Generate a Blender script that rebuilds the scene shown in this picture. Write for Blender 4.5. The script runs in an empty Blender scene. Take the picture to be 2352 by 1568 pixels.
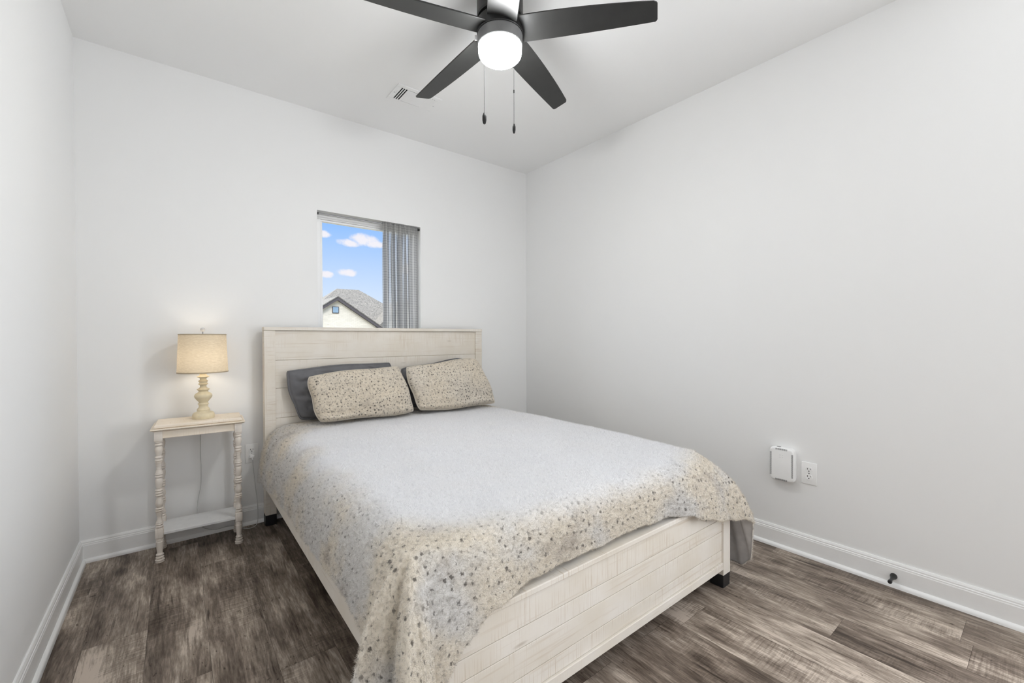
import bpy, bmesh, math, random
import numpy as np
from mathutils import Vector, Matrix, noise

random.seed(7)
S = bpy.context.scene
COL = S.collection
PI = math.pi

# ---------------------------------------------------------------- camera, world, sun, exposure
W, H, BACK, FRONT = 3.0615, 2.74, 0.0, -4.55      # room: x 0..W, y FRONT..0, z 0..H
cam_d = bpy.data.cameras.new('camera')
cam_d.sensor_width = 36.0
cam_d.lens = 984.81 * 36.0 / 2352.0
cam_d.clip_start = 0.02
cam_d.clip_end = 300
cam = bpy.data.objects.new('camera', cam_d)
COL.objects.link(cam)
_r = Vector((0.78658035, -0.61747918, -0.00328755))
_u = Vector((0.00852872, 0.00554051, 0.99994828))
_f = Vector((0.61742903, 0.78656771, -0.00962436))
M = Matrix((_r, _u, -_f)).transposed().to_4x4()
M.translation = Vector((0.4047, -3.1625, 1.1758))
cam.matrix_world = M
S.camera = cam

S.view_settings.view_transform = 'Standard'
S.view_settings.look = 'None'
S.view_settings.gamma = 1.0
S.view_settings.use_curve_mapping = False
S.view_settings.exposure = 0.25
S.cycles.max_bounces = 7
S.cycles.diffuse_bounces = 6
S.cycles.glossy_bounces = 3
S.cycles.caustics_reflective = False
S.cycles.caustics_refractive = False
S.cycles.adaptive_threshold = 0.05

FAN_L = 93.0
SKY_L = 0.92
LAMP_W = 1.4


def srgb(r, g, b):
    def c(v):
        v /= 255.0
        return v / 12.92 if v <= 0.04045 else ((v + 0.055) / 1.055) ** 2.4
    return (c(r), c(g), c(b), 1.0)


class NT:
    """small node-tree helper"""
    def __init__(s, tree):
        s.t = tree
        s.n = tree.nodes
        s.n.clear()

    def add(s, typ, props=None, **inp):
        nd = s.n.new(typ)
        for k, v in (props or {}).items():
            setattr(nd, k, v)
        for k, v in inp.items():
            s.set(nd, k, v)
        return nd

    def set(s, nd, k, v):
        key = k
        if isinstance(k, str):
            if k.startswith('i') and k[1:].isdigit():
                key = int(k[1:])
            else:
                key = k.replace('_', ' ')
                if key not in nd.inputs:
                    key = k
        sock = nd.inputs[key]
        if isinstance(v, bpy.types.NodeSocket):
            s.t.links.new(v, sock)
        else:
            sock.default_value = v

    def math(s, op, a, b=0.0, c=0.0, clamp=False):
        nd = s.add('ShaderNodeMath', {'operation': op, 'use_clamp': clamp}, i0=a, i1=b, i2=c)
        return nd.outputs[0]

    def vmath(s, op, a, b=(0, 0, 0)):
        nd = s.add('ShaderNodeVectorMath', {'operation': op}, i0=a, i1=b)
        return nd.outputs['Vector']

    def mix(s, fac, a, b, blend='MIX'):
        nd = s.add('ShaderNodeMix', {'data_type': 'RGBA', 'blend_type': blend})
        s.set(nd, 0, fac)
        s.set(nd, 6, a)
        s.set(nd, 7, b)
        return nd.outputs[2]

    def remap(s, v, a, b, c=0.0, d=1.0, smooth=False):
        nd = s.add('ShaderNodeMapRange', {'interpolation_type': 'SMOOTHSTEP' if smooth else 'LINEAR'},
                   i0=v, i1=a, i2=b, i3=c, i4=d)
        return nd.outputs[0]

    def noise(s, vec, scale, detail=3.0, rough=0.5, dist=0.0):
        return s.add('ShaderNodeTexNoise', None, Vector=vec, Scale=scale, Detail=detail,
                     Roughness=rough, Distortion=dist).outputs[0]

    def mapping(s, vec, scale=(1, 1, 1), loc=(0, 0, 0), rot=(0, 0, 0)):
        return s.add('ShaderNodeMapping', None, Vector=vec, Scale=scale, Location=loc, Rotation=rot).outputs[0]

    def bump(s, h, strength=0.3, dist=0.01):
        return s.add('ShaderNodeBump', None, Height=h, Strength=strength, Distance=dist).outputs[0]


def new_mat(name):
    m = bpy.data.materials.new(name)
    m.use_nodes = True
    return m, NT(m.node_tree)


def principled(nt, out=True, **kw):
    b = nt.add('ShaderNodeBsdfPrincipled', None, **kw)
    if out:
        o = nt.add('ShaderNodeOutputMaterial')
        nt.t.links.new(b.outputs[0], o.inputs[0])
    return b


def objco(nt):
    return nt.add('ShaderNodeTexCoord').outputs['Object']


def simple(name, col, rough=0.5, metal=0.0, var=0.04, scale=30.0, bump=0.0, spec=0.5):
    """plain coloured surface with a faint procedural mottling"""
    m, nt = new_mat(name)
    co = objco(nt)
    n = nt.noise(co, scale, 3)
    k = nt.remap(n, 0.3, 0.7, 1 - var, 1 + var)
    c = nt.vmath('MULTIPLY', col[:3], nt.add('ShaderNodeCombineXYZ', None, X=k, Y=k, Z=k).outputs[0])
    kw = dict(Base_Color=c, Roughness=rough, Metallic=metal)
    b = principled(nt, **kw)
    b.inputs['Specular IOR Level'].default_value = spec
    if bump:
        nt.t.links.new(nt.bump(nt.noise(co, scale * 6, 2), bump, 0.002), b.inputs['Normal'])
    return m


# world: blue sky with a few separate clouds
world = bpy.data.worlds.new('sky')
S.world = world
world.use_nodes = True
world.cycles.sampling_method = 'NONE'
nt = NT(world.node_tree)
d = nt.add('ShaderNodeTexCoord').outputs['Generated']
sx = nt.add('ShaderNodeSeparateXYZ', None, Vector=d)
yy = nt.math('MAXIMUM', nt.math('ABSOLUTE', sx.outputs[1]), 0.02)
u = nt.math('DIVIDE', sx.outputs[0], yy)
v = nt.math('DIVIDE', sx.outputs[2], yy)
t = nt.remap(sx.outputs[2], 0.05, 0.30)
sky = nt.mix(t, srgb(222, 234, 250), srgb(112, 176, 250))
uv = nt.add('ShaderNodeCombineXYZ', None, X=u, Y=v).outputs[0]
wob = nt.math('SUBTRACT', nt.noise(uv, 55, 5, 0.6), 0.5)
wob2 = nt.math('SUBTRACT', nt.noise(uv, 18, 3, 0.5), 0.5)
cl = None
for cu, cv, au, av in ((0.350, 0.228, 0.032, 0.0145), (0.312, 0.216, 0.026, 0.0085), (0.372, 0.221, 0.030, 0.009),
                       (0.309, 0.149, 0.022, 0.0085),
                       (0.264, 0.141, 0.014, 0.0075), (0.254, 0.229, 0.020, 0.0075),
                       (0.47, 0.17, 0.05, 0.015), (0.14, 0.20, 0.05, 0.016), (0.62, 0.24, 0.08, 0.02), (0.02, 0.13, 0.05, 0.013)):
    e1 = nt.math('POWER', nt.math('DIVIDE', nt.math('SUBTRACT', u, cu), au), 2.0)
    e2 = nt.math('POWER', nt.math('DIVIDE', nt.math('SUBTRACT', v, cv), av), 2.0)
    g = nt.math('SUBTRACT', 1.0, nt.math('ADD', e1, e2))
    cl = g if cl is None else nt.math('MAXIMUM', cl, g)
cl = nt.math('ADD', cl, nt.math('ADD', nt.math('MULTIPLY', wob, 2.2), nt.math('MULTIPLY', wob2, 1.2)))
cm = nt.remap(cl, -0.45, 0.85, smooth=True)
skyc = nt.mix(nt.math('MULTIPLY', cm, 0.92), sky, srgb(246, 240, 244))
# unseen upper sky brightened as fill for the window jamb and curtain
sky_fill = nt.remap(nt.math('SUBTRACT', sx.outputs[2], nt.math('MULTIPLY', sx.outputs[0], 0.35)), 0.33, 0.75, smooth=True)
skyc = nt.mix(sky_fill, skyc, (1.0, 0.985, 0.96, 1))
bg = nt.add('ShaderNodeBackground', None, Color=skyc, Strength=nt.math('MULTIPLY', SKY_L, nt.math('ADD', 1.0, nt.math('MULTIPLY', sky_fill, 4.0))))
nt.t.links.new(bg.outputs[0], nt.add('ShaderNodeOutputWorld').inputs[0])

# sun outside, from behind the photographer's side of the house: it lights the neighbour's front
sun_d = bpy.data.lights.new('sun', 'SUN')
sun_d.energy = 1.1
sun_d.angle = 0.01
sun_d.color = (1.0, 0.93, 0.85)
sun = bpy.data.objects.new('sun', sun_d)
COL.objects.link(sun)
sun.rotation_euler = Vector((0.45, 0.62, -0.62)).to_track_quat('-Z', 'Y').to_euler()

# added area light for soft fill, outside an added window behind the camera
W2Y0, W2Y1, W2Z0, W2Z1 = -4.40, -3.28, 0.50, 2.50
fill_d = bpy.data.lights.new('fill_light', 'AREA')
fill_d.shape = 'RECTANGLE'
fill_d.size, fill_d.size_y = W2Z1 - W2Z0, W2Y1 - W2Y0
fill_d.energy = 56.0
fill_d.color = (0.97, 0.985, 1.0)
fill_lamp = bpy.data.objects.new('fill_light', fill_d)
COL.objects.link(fill_lamp)
fill_lamp.location = (W + 0.30, (W2Y0 + W2Y1) / 2, (W2Z0 + W2Z1) / 2)
fill_lamp.rotation_euler = (0, PI / 2 + 0.22, 0)      # tilted up to brighten the ceiling


# ---------------------------------------------------------------- mesh helpers
def link(name, me, mat=None, parent=None):
    o = bpy.data.objects.new(name, me)
    COL.objects.link(o)
    if mat is not None:
        me.materials.append(mat)
    if parent is not None:
        o.parent = parent
    return o


class MB:
    """collects shapes and links them as ONE mesh object"""
    def __init__(s):
        s.bm = bmesh.new()

    def box(s, x0, x1, y0, y1, z0, z1, bev=0.0, seg=2, mtx=None):
        t = bmesh.new()
        bmesh.ops.create_cube(t, size=1.0)
        for vv in t.verts:
            vv.co = Vector(((x0 + x1) / 2 + vv.co.x * (x1 - x0), (y0 + y1) / 2 + vv.co.y * (y1 - y0), (z0 + z1) / 2 + vv.co.z * (z1 - z0)))
        if bev > 0:
            bmesh.ops.bevel(t, geom=list(t.edges), offset=bev, segments=seg, profile=0.5, affect='EDGES')
        s.merge(t, mtx)
        return s

    def merge(s, t, mtx=None):
        if mtx is not None:
            bmesh.ops.transform(t, matrix=mtx, verts=list(t.verts))
        me = bpy.data.meshes.new('tmp')
        t.to_mesh(me)
        t.free()
        s.bm.from_mesh(me)
        bpy.data.meshes.remove(me)

    def lathe(s, prof, seg=32, mtx=None, cap=True, axis='Z', c=(0, 0, 0)):
        t = bmesh.new()
        rings = []
        for r, z in prof:
            ring = []
            for k in range(seg):
                a = 2 * PI * k / seg
                ring.append(t.verts.new((c[0] + max(r, 1e-5) * math.cos(a), c[1] + max(r, 1e-5) * math.sin(a), c[2] + z)))
            rings.append(ring)
        for a, b in zip(rings, rings[1:]):
            for k in range(seg):
                t.faces.new((a[k], a[(k + 1) % seg], b[(k + 1) % seg], b[k]))
        if cap:
            t.faces.new(list(reversed(rings[0])))
            t.faces.new(rings[-1])
        bmesh.ops.recalc_face_normals(t, faces=list(t.faces))
        s.merge(t, mtx)
        return s

    def cyl(s, p0, p1, r, seg=16, r1=None):
        p0, p1 = Vector(p0), Vector(p1)
        L = (p1 - p0).length
        q = (p1 - p0).to_track_quat('Z', 'Y').to_matrix().to_4x4()
        s.lathe([(r, 0), (r if r1 is None else r1, L)], seg, Matrix.Translation(p0) @ q)
        return s

    def sphere(s, c, r, sc=(1, 1, 1), seg=16):
        t = bmesh.new()
        bmesh.ops.create_uvsphere(t, u_segments=seg, v_segments=max(6, seg // 2), radius=r)
        s.merge(t, Matrix.Translation(Vector(c)) @ Matrix.Diagonal((sc[0], sc[1], sc[2], 1)))
        return s

    def tube(s, pts, r, seg=8):
        pts = [Vector(p) for p in pts]
        t = bmesh.new()
        prev = None
        rings = []
        for i, p in enumerate(pts):
            tg = (pts[min(i + 1, len(pts) - 1)] - pts[max(i - 1, 0)]).normalized()
            if prev is None:
                a = tg.orthogonal().normalized()
            else:
                a = (prev - tg * prev.dot(tg)).normalized()
            prev = a
            b = tg.cross(a)
            rings.append([t.verts.new(p + (a * math.cos(2 * PI * k / seg) + b * math.sin(2 * PI * k / seg)) * r) for k in range(seg)])
        for a, b in zip(rings, rings[1:]):
            for k in range(seg):
                t.faces.new((a[k], a[(k + 1) % seg], b[(k + 1) % seg], b[k]))
        t.faces.new(list(reversed(rings[0])))
        t.faces.new(rings[-1])
        s.merge(t)
        return s

    def prism(s, poly, z0, z1, mtx=None, bev=0.0):
        """polygon in local XY, extruded z0..z1"""
        t = bmesh.new()
        a = [t.verts.new((x, y, z0)) for x, y in poly]
        b = [t.verts.new((x, y, z1)) for x, y in poly]
        n = len(poly)
        t.faces.new(list(reversed(a)))
        t.faces.new(b)
        for k in range(n):
            t.faces.new((a[k], a[(k + 1) % n], b[(k + 1) % n], b[k]))
        bmesh.ops.recalc_face_normals(t, faces=list(t.faces))
        if bev > 0:
            bmesh.ops.bevel(t, geom=[e for e in t.edges if abs(e.verts[0].co.z - e.verts[1].co.z) < 1e-6], offset=bev, segments=2, profile=0.5, affect='EDGES')
        s.merge(t, mtx)
        return s

    def quad(s, *pts):
        s.bm.faces.new([s.bm.verts.new(p) for p in pts])
        return s

    def build(s, name, mat=None, parent=None, smooth=20.0):
        me = bpy.data.meshes.new(name)
        s.bm.normal_update()
        s.bm.to_mesh(me)
        s.bm.free()
        if smooth:
            me.polygons.foreach_set('use_smooth', [True] * len(me.polygons))
            me.set_sharp_from_angle(angle=math.radians(smooth))
        return link(name, me, mat, parent)


def tag(o, label=None, cat=None, group=None, kind=None):
    if label:
        o['label'] = label
    if cat:
        o['category'] = cat
    if group:
        o['group'] = group
    if kind:
        o['kind'] = kind
    return o


def thing(name, label, cat, loc=(0, 0, 0), rz=0.0, group=None):
    o = bpy.data.objects.new(name, None)
    COL.objects.link(o)
    o.location = loc
    o.rotation_euler = (0, 0, rz)
    o.empty_display_size = 0.1
    return tag(o, label, cat, group)


def dup(o, parent=None):
    c = o.copy()
    COL.objects.link(c)
    if parent is not None:
        c.parent = parent
    for ch in list(o.children):
        dup(ch, c)
    return c


def set_uv(me, at):
    """'cloth' UV map, in metres along the cloth"""
    at = at.reshape(-1, 3)[:, :2]
    li = np.empty(len(me.loops), dtype=np.int32)
    me.loops.foreach_get('vertex_index', li)
    lay = me.uv_layers.new(name='cloth')
    lay.data.foreach_set('uv', at[li].reshape(-1).astype(np.float32))


def grid_mesh(name, P, mat, parent=None, attr=None, closed=False, flip=False):
    """P: (n, m, 3) vertex grid -> one smooth mesh; attr: (n, m, 3) 'cloth' coordinates"""
    n, m = P.shape[:2]
    idx = np.arange(n * m).reshape(n, m)
    if closed:
        a, b = idx, np.roll(idx, -1, axis=1)
        q = np.stack([a[:-1], b[:-1], b[1:], a[1:]], -1).reshape(-1, 4)
    else:
        q = np.stack([idx[:-1, :-1], idx[:-1, 1:], idx[1:, 1:], idx[1:, :-1]], -1).reshape(-1, 4)
    if flip:
        q = q[:, ::-1]
    me = bpy.data.meshes.new(name)
    me.from_pydata(P.reshape(-1, 3).tolist(), [], q.tolist())
    me.polygons.foreach_set('use_smooth', [True] * len(me.polygons))
    if attr is not None:
        set_uv(me, attr)
    me.update()
    return link(name, me, mat, parent)


# ---------------------------------------------------------------- materials
def wall_paint(name, col, rough=0.65, bump=0.05):
    m, nt = new_mat(name)
    co = objco(nt)
    # faint roller mottling on flat paint
    n = nt.noise(co, 1.3, 0)
    c = nt.mix(n, (col[0] * .985, col[1] * .985, col[2] * .985, 1), col)
    d_ = nt.add('ShaderNodeBsdfDiffuse', None, Color=c, Roughness=0.0)
    nt.t.links.new(d_.outputs[0], nt.add('ShaderNodeOutputMaterial').inputs[0])
    return m


M_WALL = wall_paint('wall paint', (0.86, 0.86, 0.855, 1))
M_CEIL = wall_paint('ceiling paint', (0.905, 0.905, 0.90, 1), 0.8)
M_TRIM = simple('white trim enamel', (0.88, 0.88, 0.875, 1), 0.35, var=0.01)
M_VINYL = simple('white vinyl', (0.90, 0.90, 0.90, 1), 0.4, var=0.01)
M_PLASTIC = simple('white plastic', (0.90, 0.90, 0.895, 1), 0.35, var=0.01)
M_DARK = simple('dark slot', (0.012, 0.012, 0.012, 1), 0.6)
M_SHADOWGREY = simple('grey slot', (0.16, 0.16, 0.16, 1), 0.6)
M_SCREW = simple('painted screw', (0.5, 0.5, 0.5, 1), 0.5)
M_BLACK = simple('matte black metal', (0.016, 0.016, 0.0155, 1), 0.42, var=0.1, scale=60)
M_BLACKFOOT = simple('black plastic foot', (0.012, 0.012, 0.013, 1), 0.4)
M_BLADE = simple('dark fan blade', (0.022, 0.022, 0.021, 1), 0.42, var=0.15, scale=12)
M_CHAIN = simple('dark bead chain', (0.05, 0.05, 0.048, 1), 0.6)
M_KIT = simple('satin grey light kit', (0.22, 0.22, 0.22, 1), 0.4)
M_METAL = simple('grey metal', (0.35, 0.35, 0.36, 1), 0.35, metal=0.8)
M_LAMPBODY = simple('cream painted lamp base', srgb(222, 209, 178), 0.55, var=0.07, scale=40)
M_CORD = simple('clear grey cord', (0.56, 0.56, 0.55, 1), 0.4)
M_LINING = simple('grey plush lining', srgb(200, 197, 195), 0.8, var=0.10, scale=25, spec=0.2)


def floor_mat():
    m, nt = new_mat('weathered vinyl plank')
    co = objco(nt)
    tone = nt.add('ShaderNodeAttribute', {'attribute_name': 'tone'}).outputs['Fac']
    seed = nt.add('ShaderNodeAttribute', {'attribute_name': 'seed'}).outputs['Fac']
    off = nt.add('ShaderNodeCombineXYZ', None, X=nt.math('MULTIPLY', seed, 7.3), Y=nt.math('MULTIPLY', seed, 31.7), Z=seed).outputs[0]
    p = nt.vmath('ADD', co, off)
    warpn = nt.add('ShaderNodeTexNoise', None, Vector=nt.mapping(p, (5, 2.2, 1)), Scale=1.0, Detail=2.0)
    warp = nt.vmath('MULTIPLY', nt.vmath('SUBTRACT', warpn.outputs[1], (.5, .5, .5)), (0.035, 0.05, 0))
    pw = nt.vmath('ADD', p, warp)
    grain = nt.noise(nt.mapping(pw, (44, 3.4, 1)), 1.0, 6, 0.68)          # long streaks
    broad = nt.noise(nt.mapping(pw, (8.5, 3.0, 1)), 1.0, 5, 0.55)           # light and dark zones
    saw = nt.noise(nt.mapping(pw, (7, 170, 1)), 1.0, 3, 0.6)             # cross saw marks
    sawm = nt.remap(nt.noise(nt.mapping(p, (4, 1.6, 1)), 1.0, 2), 0.45, 0.62)
    fine = nt.noise(nt.mapping(pw, (150, 16, 1)), 1.0, 4, 0.65)
    val = nt.math('ADD', nt.math('MULTIPLY', nt.math('SUBTRACT', grain, .5), 0.95), nt.math('MULTIPLY', nt.math('SUBTRACT', broad, .5), 1.75))
    val = nt.math('ADD', val, nt.math('MULTIPLY', nt.math('MULTIPLY', nt.math('SUBTRACT', saw, .5), sawm), 0.75))
    val = nt.math('ADD', val, nt.math('MULTIPLY', nt.math('SUBTRACT', fine, .5), 1.0))
    pit = nt.noise(nt.mapping(p, (90, 40, 1)), 1.0, 2, 0.5)
    val = nt.math('SUBTRACT', val, nt.remap(pit, 0.68, 0.78, 0, 0.5))
    val = nt.math('ADD', val, nt.math('ADD', tone, 0.10))
    # knots
    vor = nt.add('ShaderNodeTexVoronoi', {'feature': 'F1'}, Vector=nt.mapping(pw, (4.4, 2.1, 1)), Scale=1.0)
    knot = nt.remap(vor.outputs[0], 0.03, 0.17, 1, 0, True)
    val = nt.math('SUBTRACT', val, nt.math('MULTIPLY', knot, 0.42))
    # thin dark checks
    chk = nt.noise(nt.mapping(pw, (75, 4.5, 1)), 1.0, 2, 0.4)
    val = nt.math('SUBTRACT', val, nt.remap(chk, 0.66, 0.76, 0, 0.35))
    ramp = nt.add('ShaderNodeValToRGB', None, Fac=val)
    cr = ramp.color_ramp
    cr.elements[0].position, cr.elements[0].color = 0.0, srgb(52, 42, 34)
    cr.elements[1].position, cr.elements[1].color = 1.0, srgb(196, 182, 168)
    for pos, c in ((0.25, srgb(84, 72, 62)), (0.5, srgb(116, 103, 92)), (0.75, srgb(152, 139, 126))):
        e = cr.elements.new(pos)
        e.color = c
    b = principled(nt, Base_Color=ramp.outputs[0], Roughness=nt.remap(grain, 0.3, 0.7, 0.5, 0.38))
    b.inputs['Specular IOR Level'].default_value = 0.35
    hgt = nt.math('ADD', nt.math('MULTIPLY', fine, 0.6), nt.math('MULTIPLY', saw, 0.4))
    nt.t.links.new(nt.bump(hgt, 0.12, 0.002), b.inputs['Normal'])
    return m


M_FLOOR = floor_mat()


def whitewash(name, axis, base=(224, 216, 203), line=(178, 152, 118)):
    """whitewashed pine: grain along `axis`, saw marks across it"""
    m, nt = new_mat(name)
    co = objco(nt)
    seed = nt.add('ShaderNodeAttribute', {'attribute_name': 'seed'}).outputs['Fac']
    off = nt.add('ShaderNodeCombineXYZ', None, X=nt.math('MULTIPLY', seed, 5.1), Y=seed, Z=nt.math('MULTIPLY', seed, 3.7)).outputs[0]
    p = nt.vmath('ADD', co, off)
    sc = {'X': (2.2, 40, 60), 'Z': (60, 40, 2.2), 'Y': (60, 2.2, 40)}[axis]
    cs = {'X': (230, 10, 5), 'Z': (5, 10, 230), 'Y': (5, 230, 10)}[axis]
    grain = nt.noise(nt.mapping(p, sc), 1.0, 5, 0.6)
    cross = nt.noise(nt.mapping(p, cs), 1.0, 3, 0.55)
    zone = nt.noise(nt.mapping(p, tuple(3.0 if v < 10 else 9.0 for v in sc)), 1.0, 3)
    zone2 = nt.noise(nt.mapping(p, (6, 6, 6), (3, 1, 2)), 1.0, 3)
    g = nt.remap(grain, 0.56, 0.74)
    cz = nt.math('MULTIPLY', nt.remap(cross, 0.54, 0.70), nt.remap(zone, 0.44, 0.62))
    f = nt.math('MULTIPLY', nt.math('MAXIMUM', nt.math('MULTIPLY', g, 0.40), nt.math('MULTIPLY', cz, 0.55)), 0.95)
    c = nt.mix(nt.remap(zone2, 0.35, 0.68), srgb(*base), srgb(base[0] + 8, base[1] + 10, base[2] + 14))
    c = nt.mix(f, c, srgb(*line))
    vor = nt.add('ShaderNodeTexVoronoi', {'feature': 'F1'}, Vector=nt.mapping(p, tuple(2.0 if v < 10 else 9.0 for v in sc)), Scale=1.0)
    c = nt.mix(nt.remap(vor.outputs[0], 0.03, 0.075, 0.55, 0), c, srgb(146, 128, 104))
    b = principled(nt, Base_Color=c, Roughness=0.6)
    b.inputs['Specular IOR Level'].default_value = 0.3
    nt.t.links.new(nt.bump(nt.math('ADD', grain, nt.math('MULTIPLY', cross, 0.7)), 0.18, 0.002), b.inputs['Normal'])
    return m


M_WOODX = whitewash('whitewashed planks', 'X')
M_WOODZ = whitewash('whitewashed posts', 'Z')
M_WOODY = whitewash('whitewashed rails', 'Y')
M_TABLE = whitewash('distressed white table paint', 'Z', (226, 217, 206), (150, 128, 108))
M_TABLETOP = whitewash('distressed table top', 'X', (232, 219, 200), (206, 180, 150))
M_SHELF = simple('white painted shelf', srgb(222, 222, 222), 0.45, var=0.03)


def fur(name, lit_top):
    """plush fleece with dark tufts printed on a mottled cream and grey ground"""
    m, nt = new_mat(name)
    p = nt.add('ShaderNodeUVMap', {'uv_map': 'cloth'}).outputs[0]
    wn = nt.add('ShaderNodeTexNoise', None, Vector=p, Scale=130.0, Detail=3.0)
    wob = nt.vmath('MULTIPLY', nt.vmath('SUBTRACT', wn.outputs[1], (.5, .5, .5)), (0.016, 0.016, 0.0))
    pw = nt.vmath('ADD', p, wob)
    sc = 36.0 if lit_top else 46.0
    vor = nt.add('ShaderNodeTexVoronoi', {'feature': 'F1', 'voronoi_dimensions': '2D'}, Vector=pw, Scale=sc, Randomness=0.85)
    sep = nt.add('ShaderNodeSeparateColor', None, Color=vor.outputs['Color'])
    zone = nt.noise(p, 5.0, 3)
    size = nt.math('ADD', nt.remap(sep.outputs[0], 0, 1, 0.05 if lit_top else 0.10, 0.18 if lit_top else 0.20), nt.remap(zone, 0.3, 0.7, -0.04, 0.05))
    spot = nt.remap(nt.math('SUBTRACT', size, vor.outputs['Distance']), -0.09, 0.07, 0, 1, True)
    spot = nt.math('MULTIPLY', spot, nt.remap(sep.outputs[1], 0.1, 0.6, 0.45, 1.0))
    n1 = nt.noise(p, 4.6 if lit_top else 2.2, 3, 0.5)
    n2 = nt.noise(nt.mapping(p, (1, 1, 1), (4.2, 1.7, 0)), 6.5, 3, 0.55)
    if lit_top:
        # warmer cream towards the foot end of the blanket, cooler along its sides
        n1 = nt.math('ADD', n1, nt.remap(nt.add('ShaderNodeSeparateXYZ', None, Vector=p).outputs[1], -1.9, -2.2, 0.05, -0.07))
    ground = nt.mix(nt.remap(n1, 0.40, 0.62, smooth=True), srgb(226, 217, 202) if lit_top else srgb(236, 226, 209), srgb(217, 214, 210) if lit_top else srgb(231, 223, 210))
    ground = nt.mix(nt.math('MULTIPLY', nt.remap(n2, 0.56, 0.72, smooth=True), 0.6 if lit_top else 0.25), ground, srgb(172, 162, 152))
    fib = nt.noise(pw, 260, 4, 0.7)
    curl = nt.noise(pw, 110, 3, 0.6, 1.2)
    ground = nt.mix(nt.math('MULTIPLY', nt.remap(curl, 0.50, 0.36), 0.42), ground, srgb(128, 118, 106))
    strength = 0.85 if lit_top else 0.88
    if lit_top:
        # bed top painted near white with faint tufts, as the fan light washes it
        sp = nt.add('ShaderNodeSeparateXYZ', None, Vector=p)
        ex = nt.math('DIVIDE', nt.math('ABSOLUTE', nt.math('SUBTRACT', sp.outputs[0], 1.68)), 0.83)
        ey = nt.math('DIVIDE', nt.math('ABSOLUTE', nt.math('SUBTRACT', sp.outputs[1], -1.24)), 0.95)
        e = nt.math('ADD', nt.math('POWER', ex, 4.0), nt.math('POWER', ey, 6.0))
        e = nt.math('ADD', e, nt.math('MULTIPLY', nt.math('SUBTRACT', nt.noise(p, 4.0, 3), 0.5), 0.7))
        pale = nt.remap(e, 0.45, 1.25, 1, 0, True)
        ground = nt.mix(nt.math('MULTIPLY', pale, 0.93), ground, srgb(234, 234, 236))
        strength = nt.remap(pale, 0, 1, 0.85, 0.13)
    c = nt.mix(nt.math('MULTIPLY', spot, strength), ground, srgb(80, 73, 66))
    b = principled(nt, Base_Color=c, Roughness=0.95)
    b.inputs['Specular IOR Level'].default_value = 0.1
    b.inputs['Sheen Weight'].default_value = 0.25
    b.inputs['Sheen Roughness'].default_value = 0.6
    hgt = nt.math('ADD', nt.math('MULTIPLY', curl, 1.0), nt.math('MULTIPLY', fib, 0.5))
    nt.t.links.new(nt.bump(hgt, 0.55, 0.006), b.inputs['Normal'])
    return m


def add_pile(o, count, length, seed=1, kids=6, rad=0.5):
    """plush pile growing out of the cloth"""
    md = o.modifiers.new('pile', 'PARTICLE_SYSTEM')
    ps = md.particle_system
    ps.seed = seed
    st = ps.settings
    st.type = 'HAIR'
    st.count = count
    st.hair_step = 3
    st.emit_from = 'FACE'
    st.use_even_distribution = True
    st.hair_length = length
    st.factor_random = 0.0
    st.brownian_factor = 0.0
    st.child_type = 'INTERPOLATED'
    st.rendered_child_count = kids
    st.child_percent = kids
    st.clump_factor = 0.35
    st.roughness_1 = 0.0
    st.roughness_2 = 0.003
    st.roughness_endpoint = 0.006
    st.roughness_end_shape = 1.5
    st.length_random = 0.5
    st.child_length = 1.0
    st.root_radius = rad
    st.tip_radius = rad * 0.35
    st.radius_scale = 0.001
    st.display_step = 3
    st.render_step = 3
    st.material = 1
    return md


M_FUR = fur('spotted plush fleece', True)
M_SHAM = fur('spotted plush sham', False)
M_GREYPILLOW = simple('charcoal grey satin', srgb(98, 98, 101), 0.5, var=0.10, scale=18, bump=0.05)
M_MATTRESS = simple('mattress ticking', (0.7, 0.7, 0.69, 1), 0.9)


def emit_glass(name, strength, col=(1, 1, 1, 1)):
    m, nt = new_mat(name)
    e = nt.add('ShaderNodeEmission', None, Color=col, Strength=strength)
    nt.t.links.new(e.outputs[0], nt.add('ShaderNodeOutputMaterial').inputs[0])
    return m


M_FANGLASS = emit_glass('lit frosted fan glass', FAN_L, (0.975, 0.988, 0.99, 1))


def shade_mat():
    m, nt = new_mat('linen lamp shade')
    co = objco(nt)
    w = nt.add('ShaderNodeTexWave', {'wave_type': 'BANDS', 'bands_direction': 'Z'}, Vector=co, Scale=190.0, Distortion=1.5)
    n = nt.noise(nt.mapping(co, (60, 60, 400)), 1.0, 3)
    c = nt.mix(nt.remap(n, 0.35, 0.65), srgb(226, 214, 192), srgb(206, 192, 168))
    c = nt.mix(nt.math('MULTIPLY', w.outputs[1], 0.12), c, srgb(190, 175, 150))
    df = nt.add('ShaderNodeBsdfDiffuse', None, Color=c)
    tr = nt.add('ShaderNodeBsdfTranslucent', None, Color=(0.80, 0.675, 0.50, 1))
    mx = nt.add('ShaderNodeMixShader', None, i0=0.22, i1=df.outputs[0], i2=tr.outputs[0])
    nt.t.links.new(mx.outputs[0], nt.add('ShaderNodeOutputMaterial').inputs[0])
    return m


M_SHADE = shade_mat()


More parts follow.
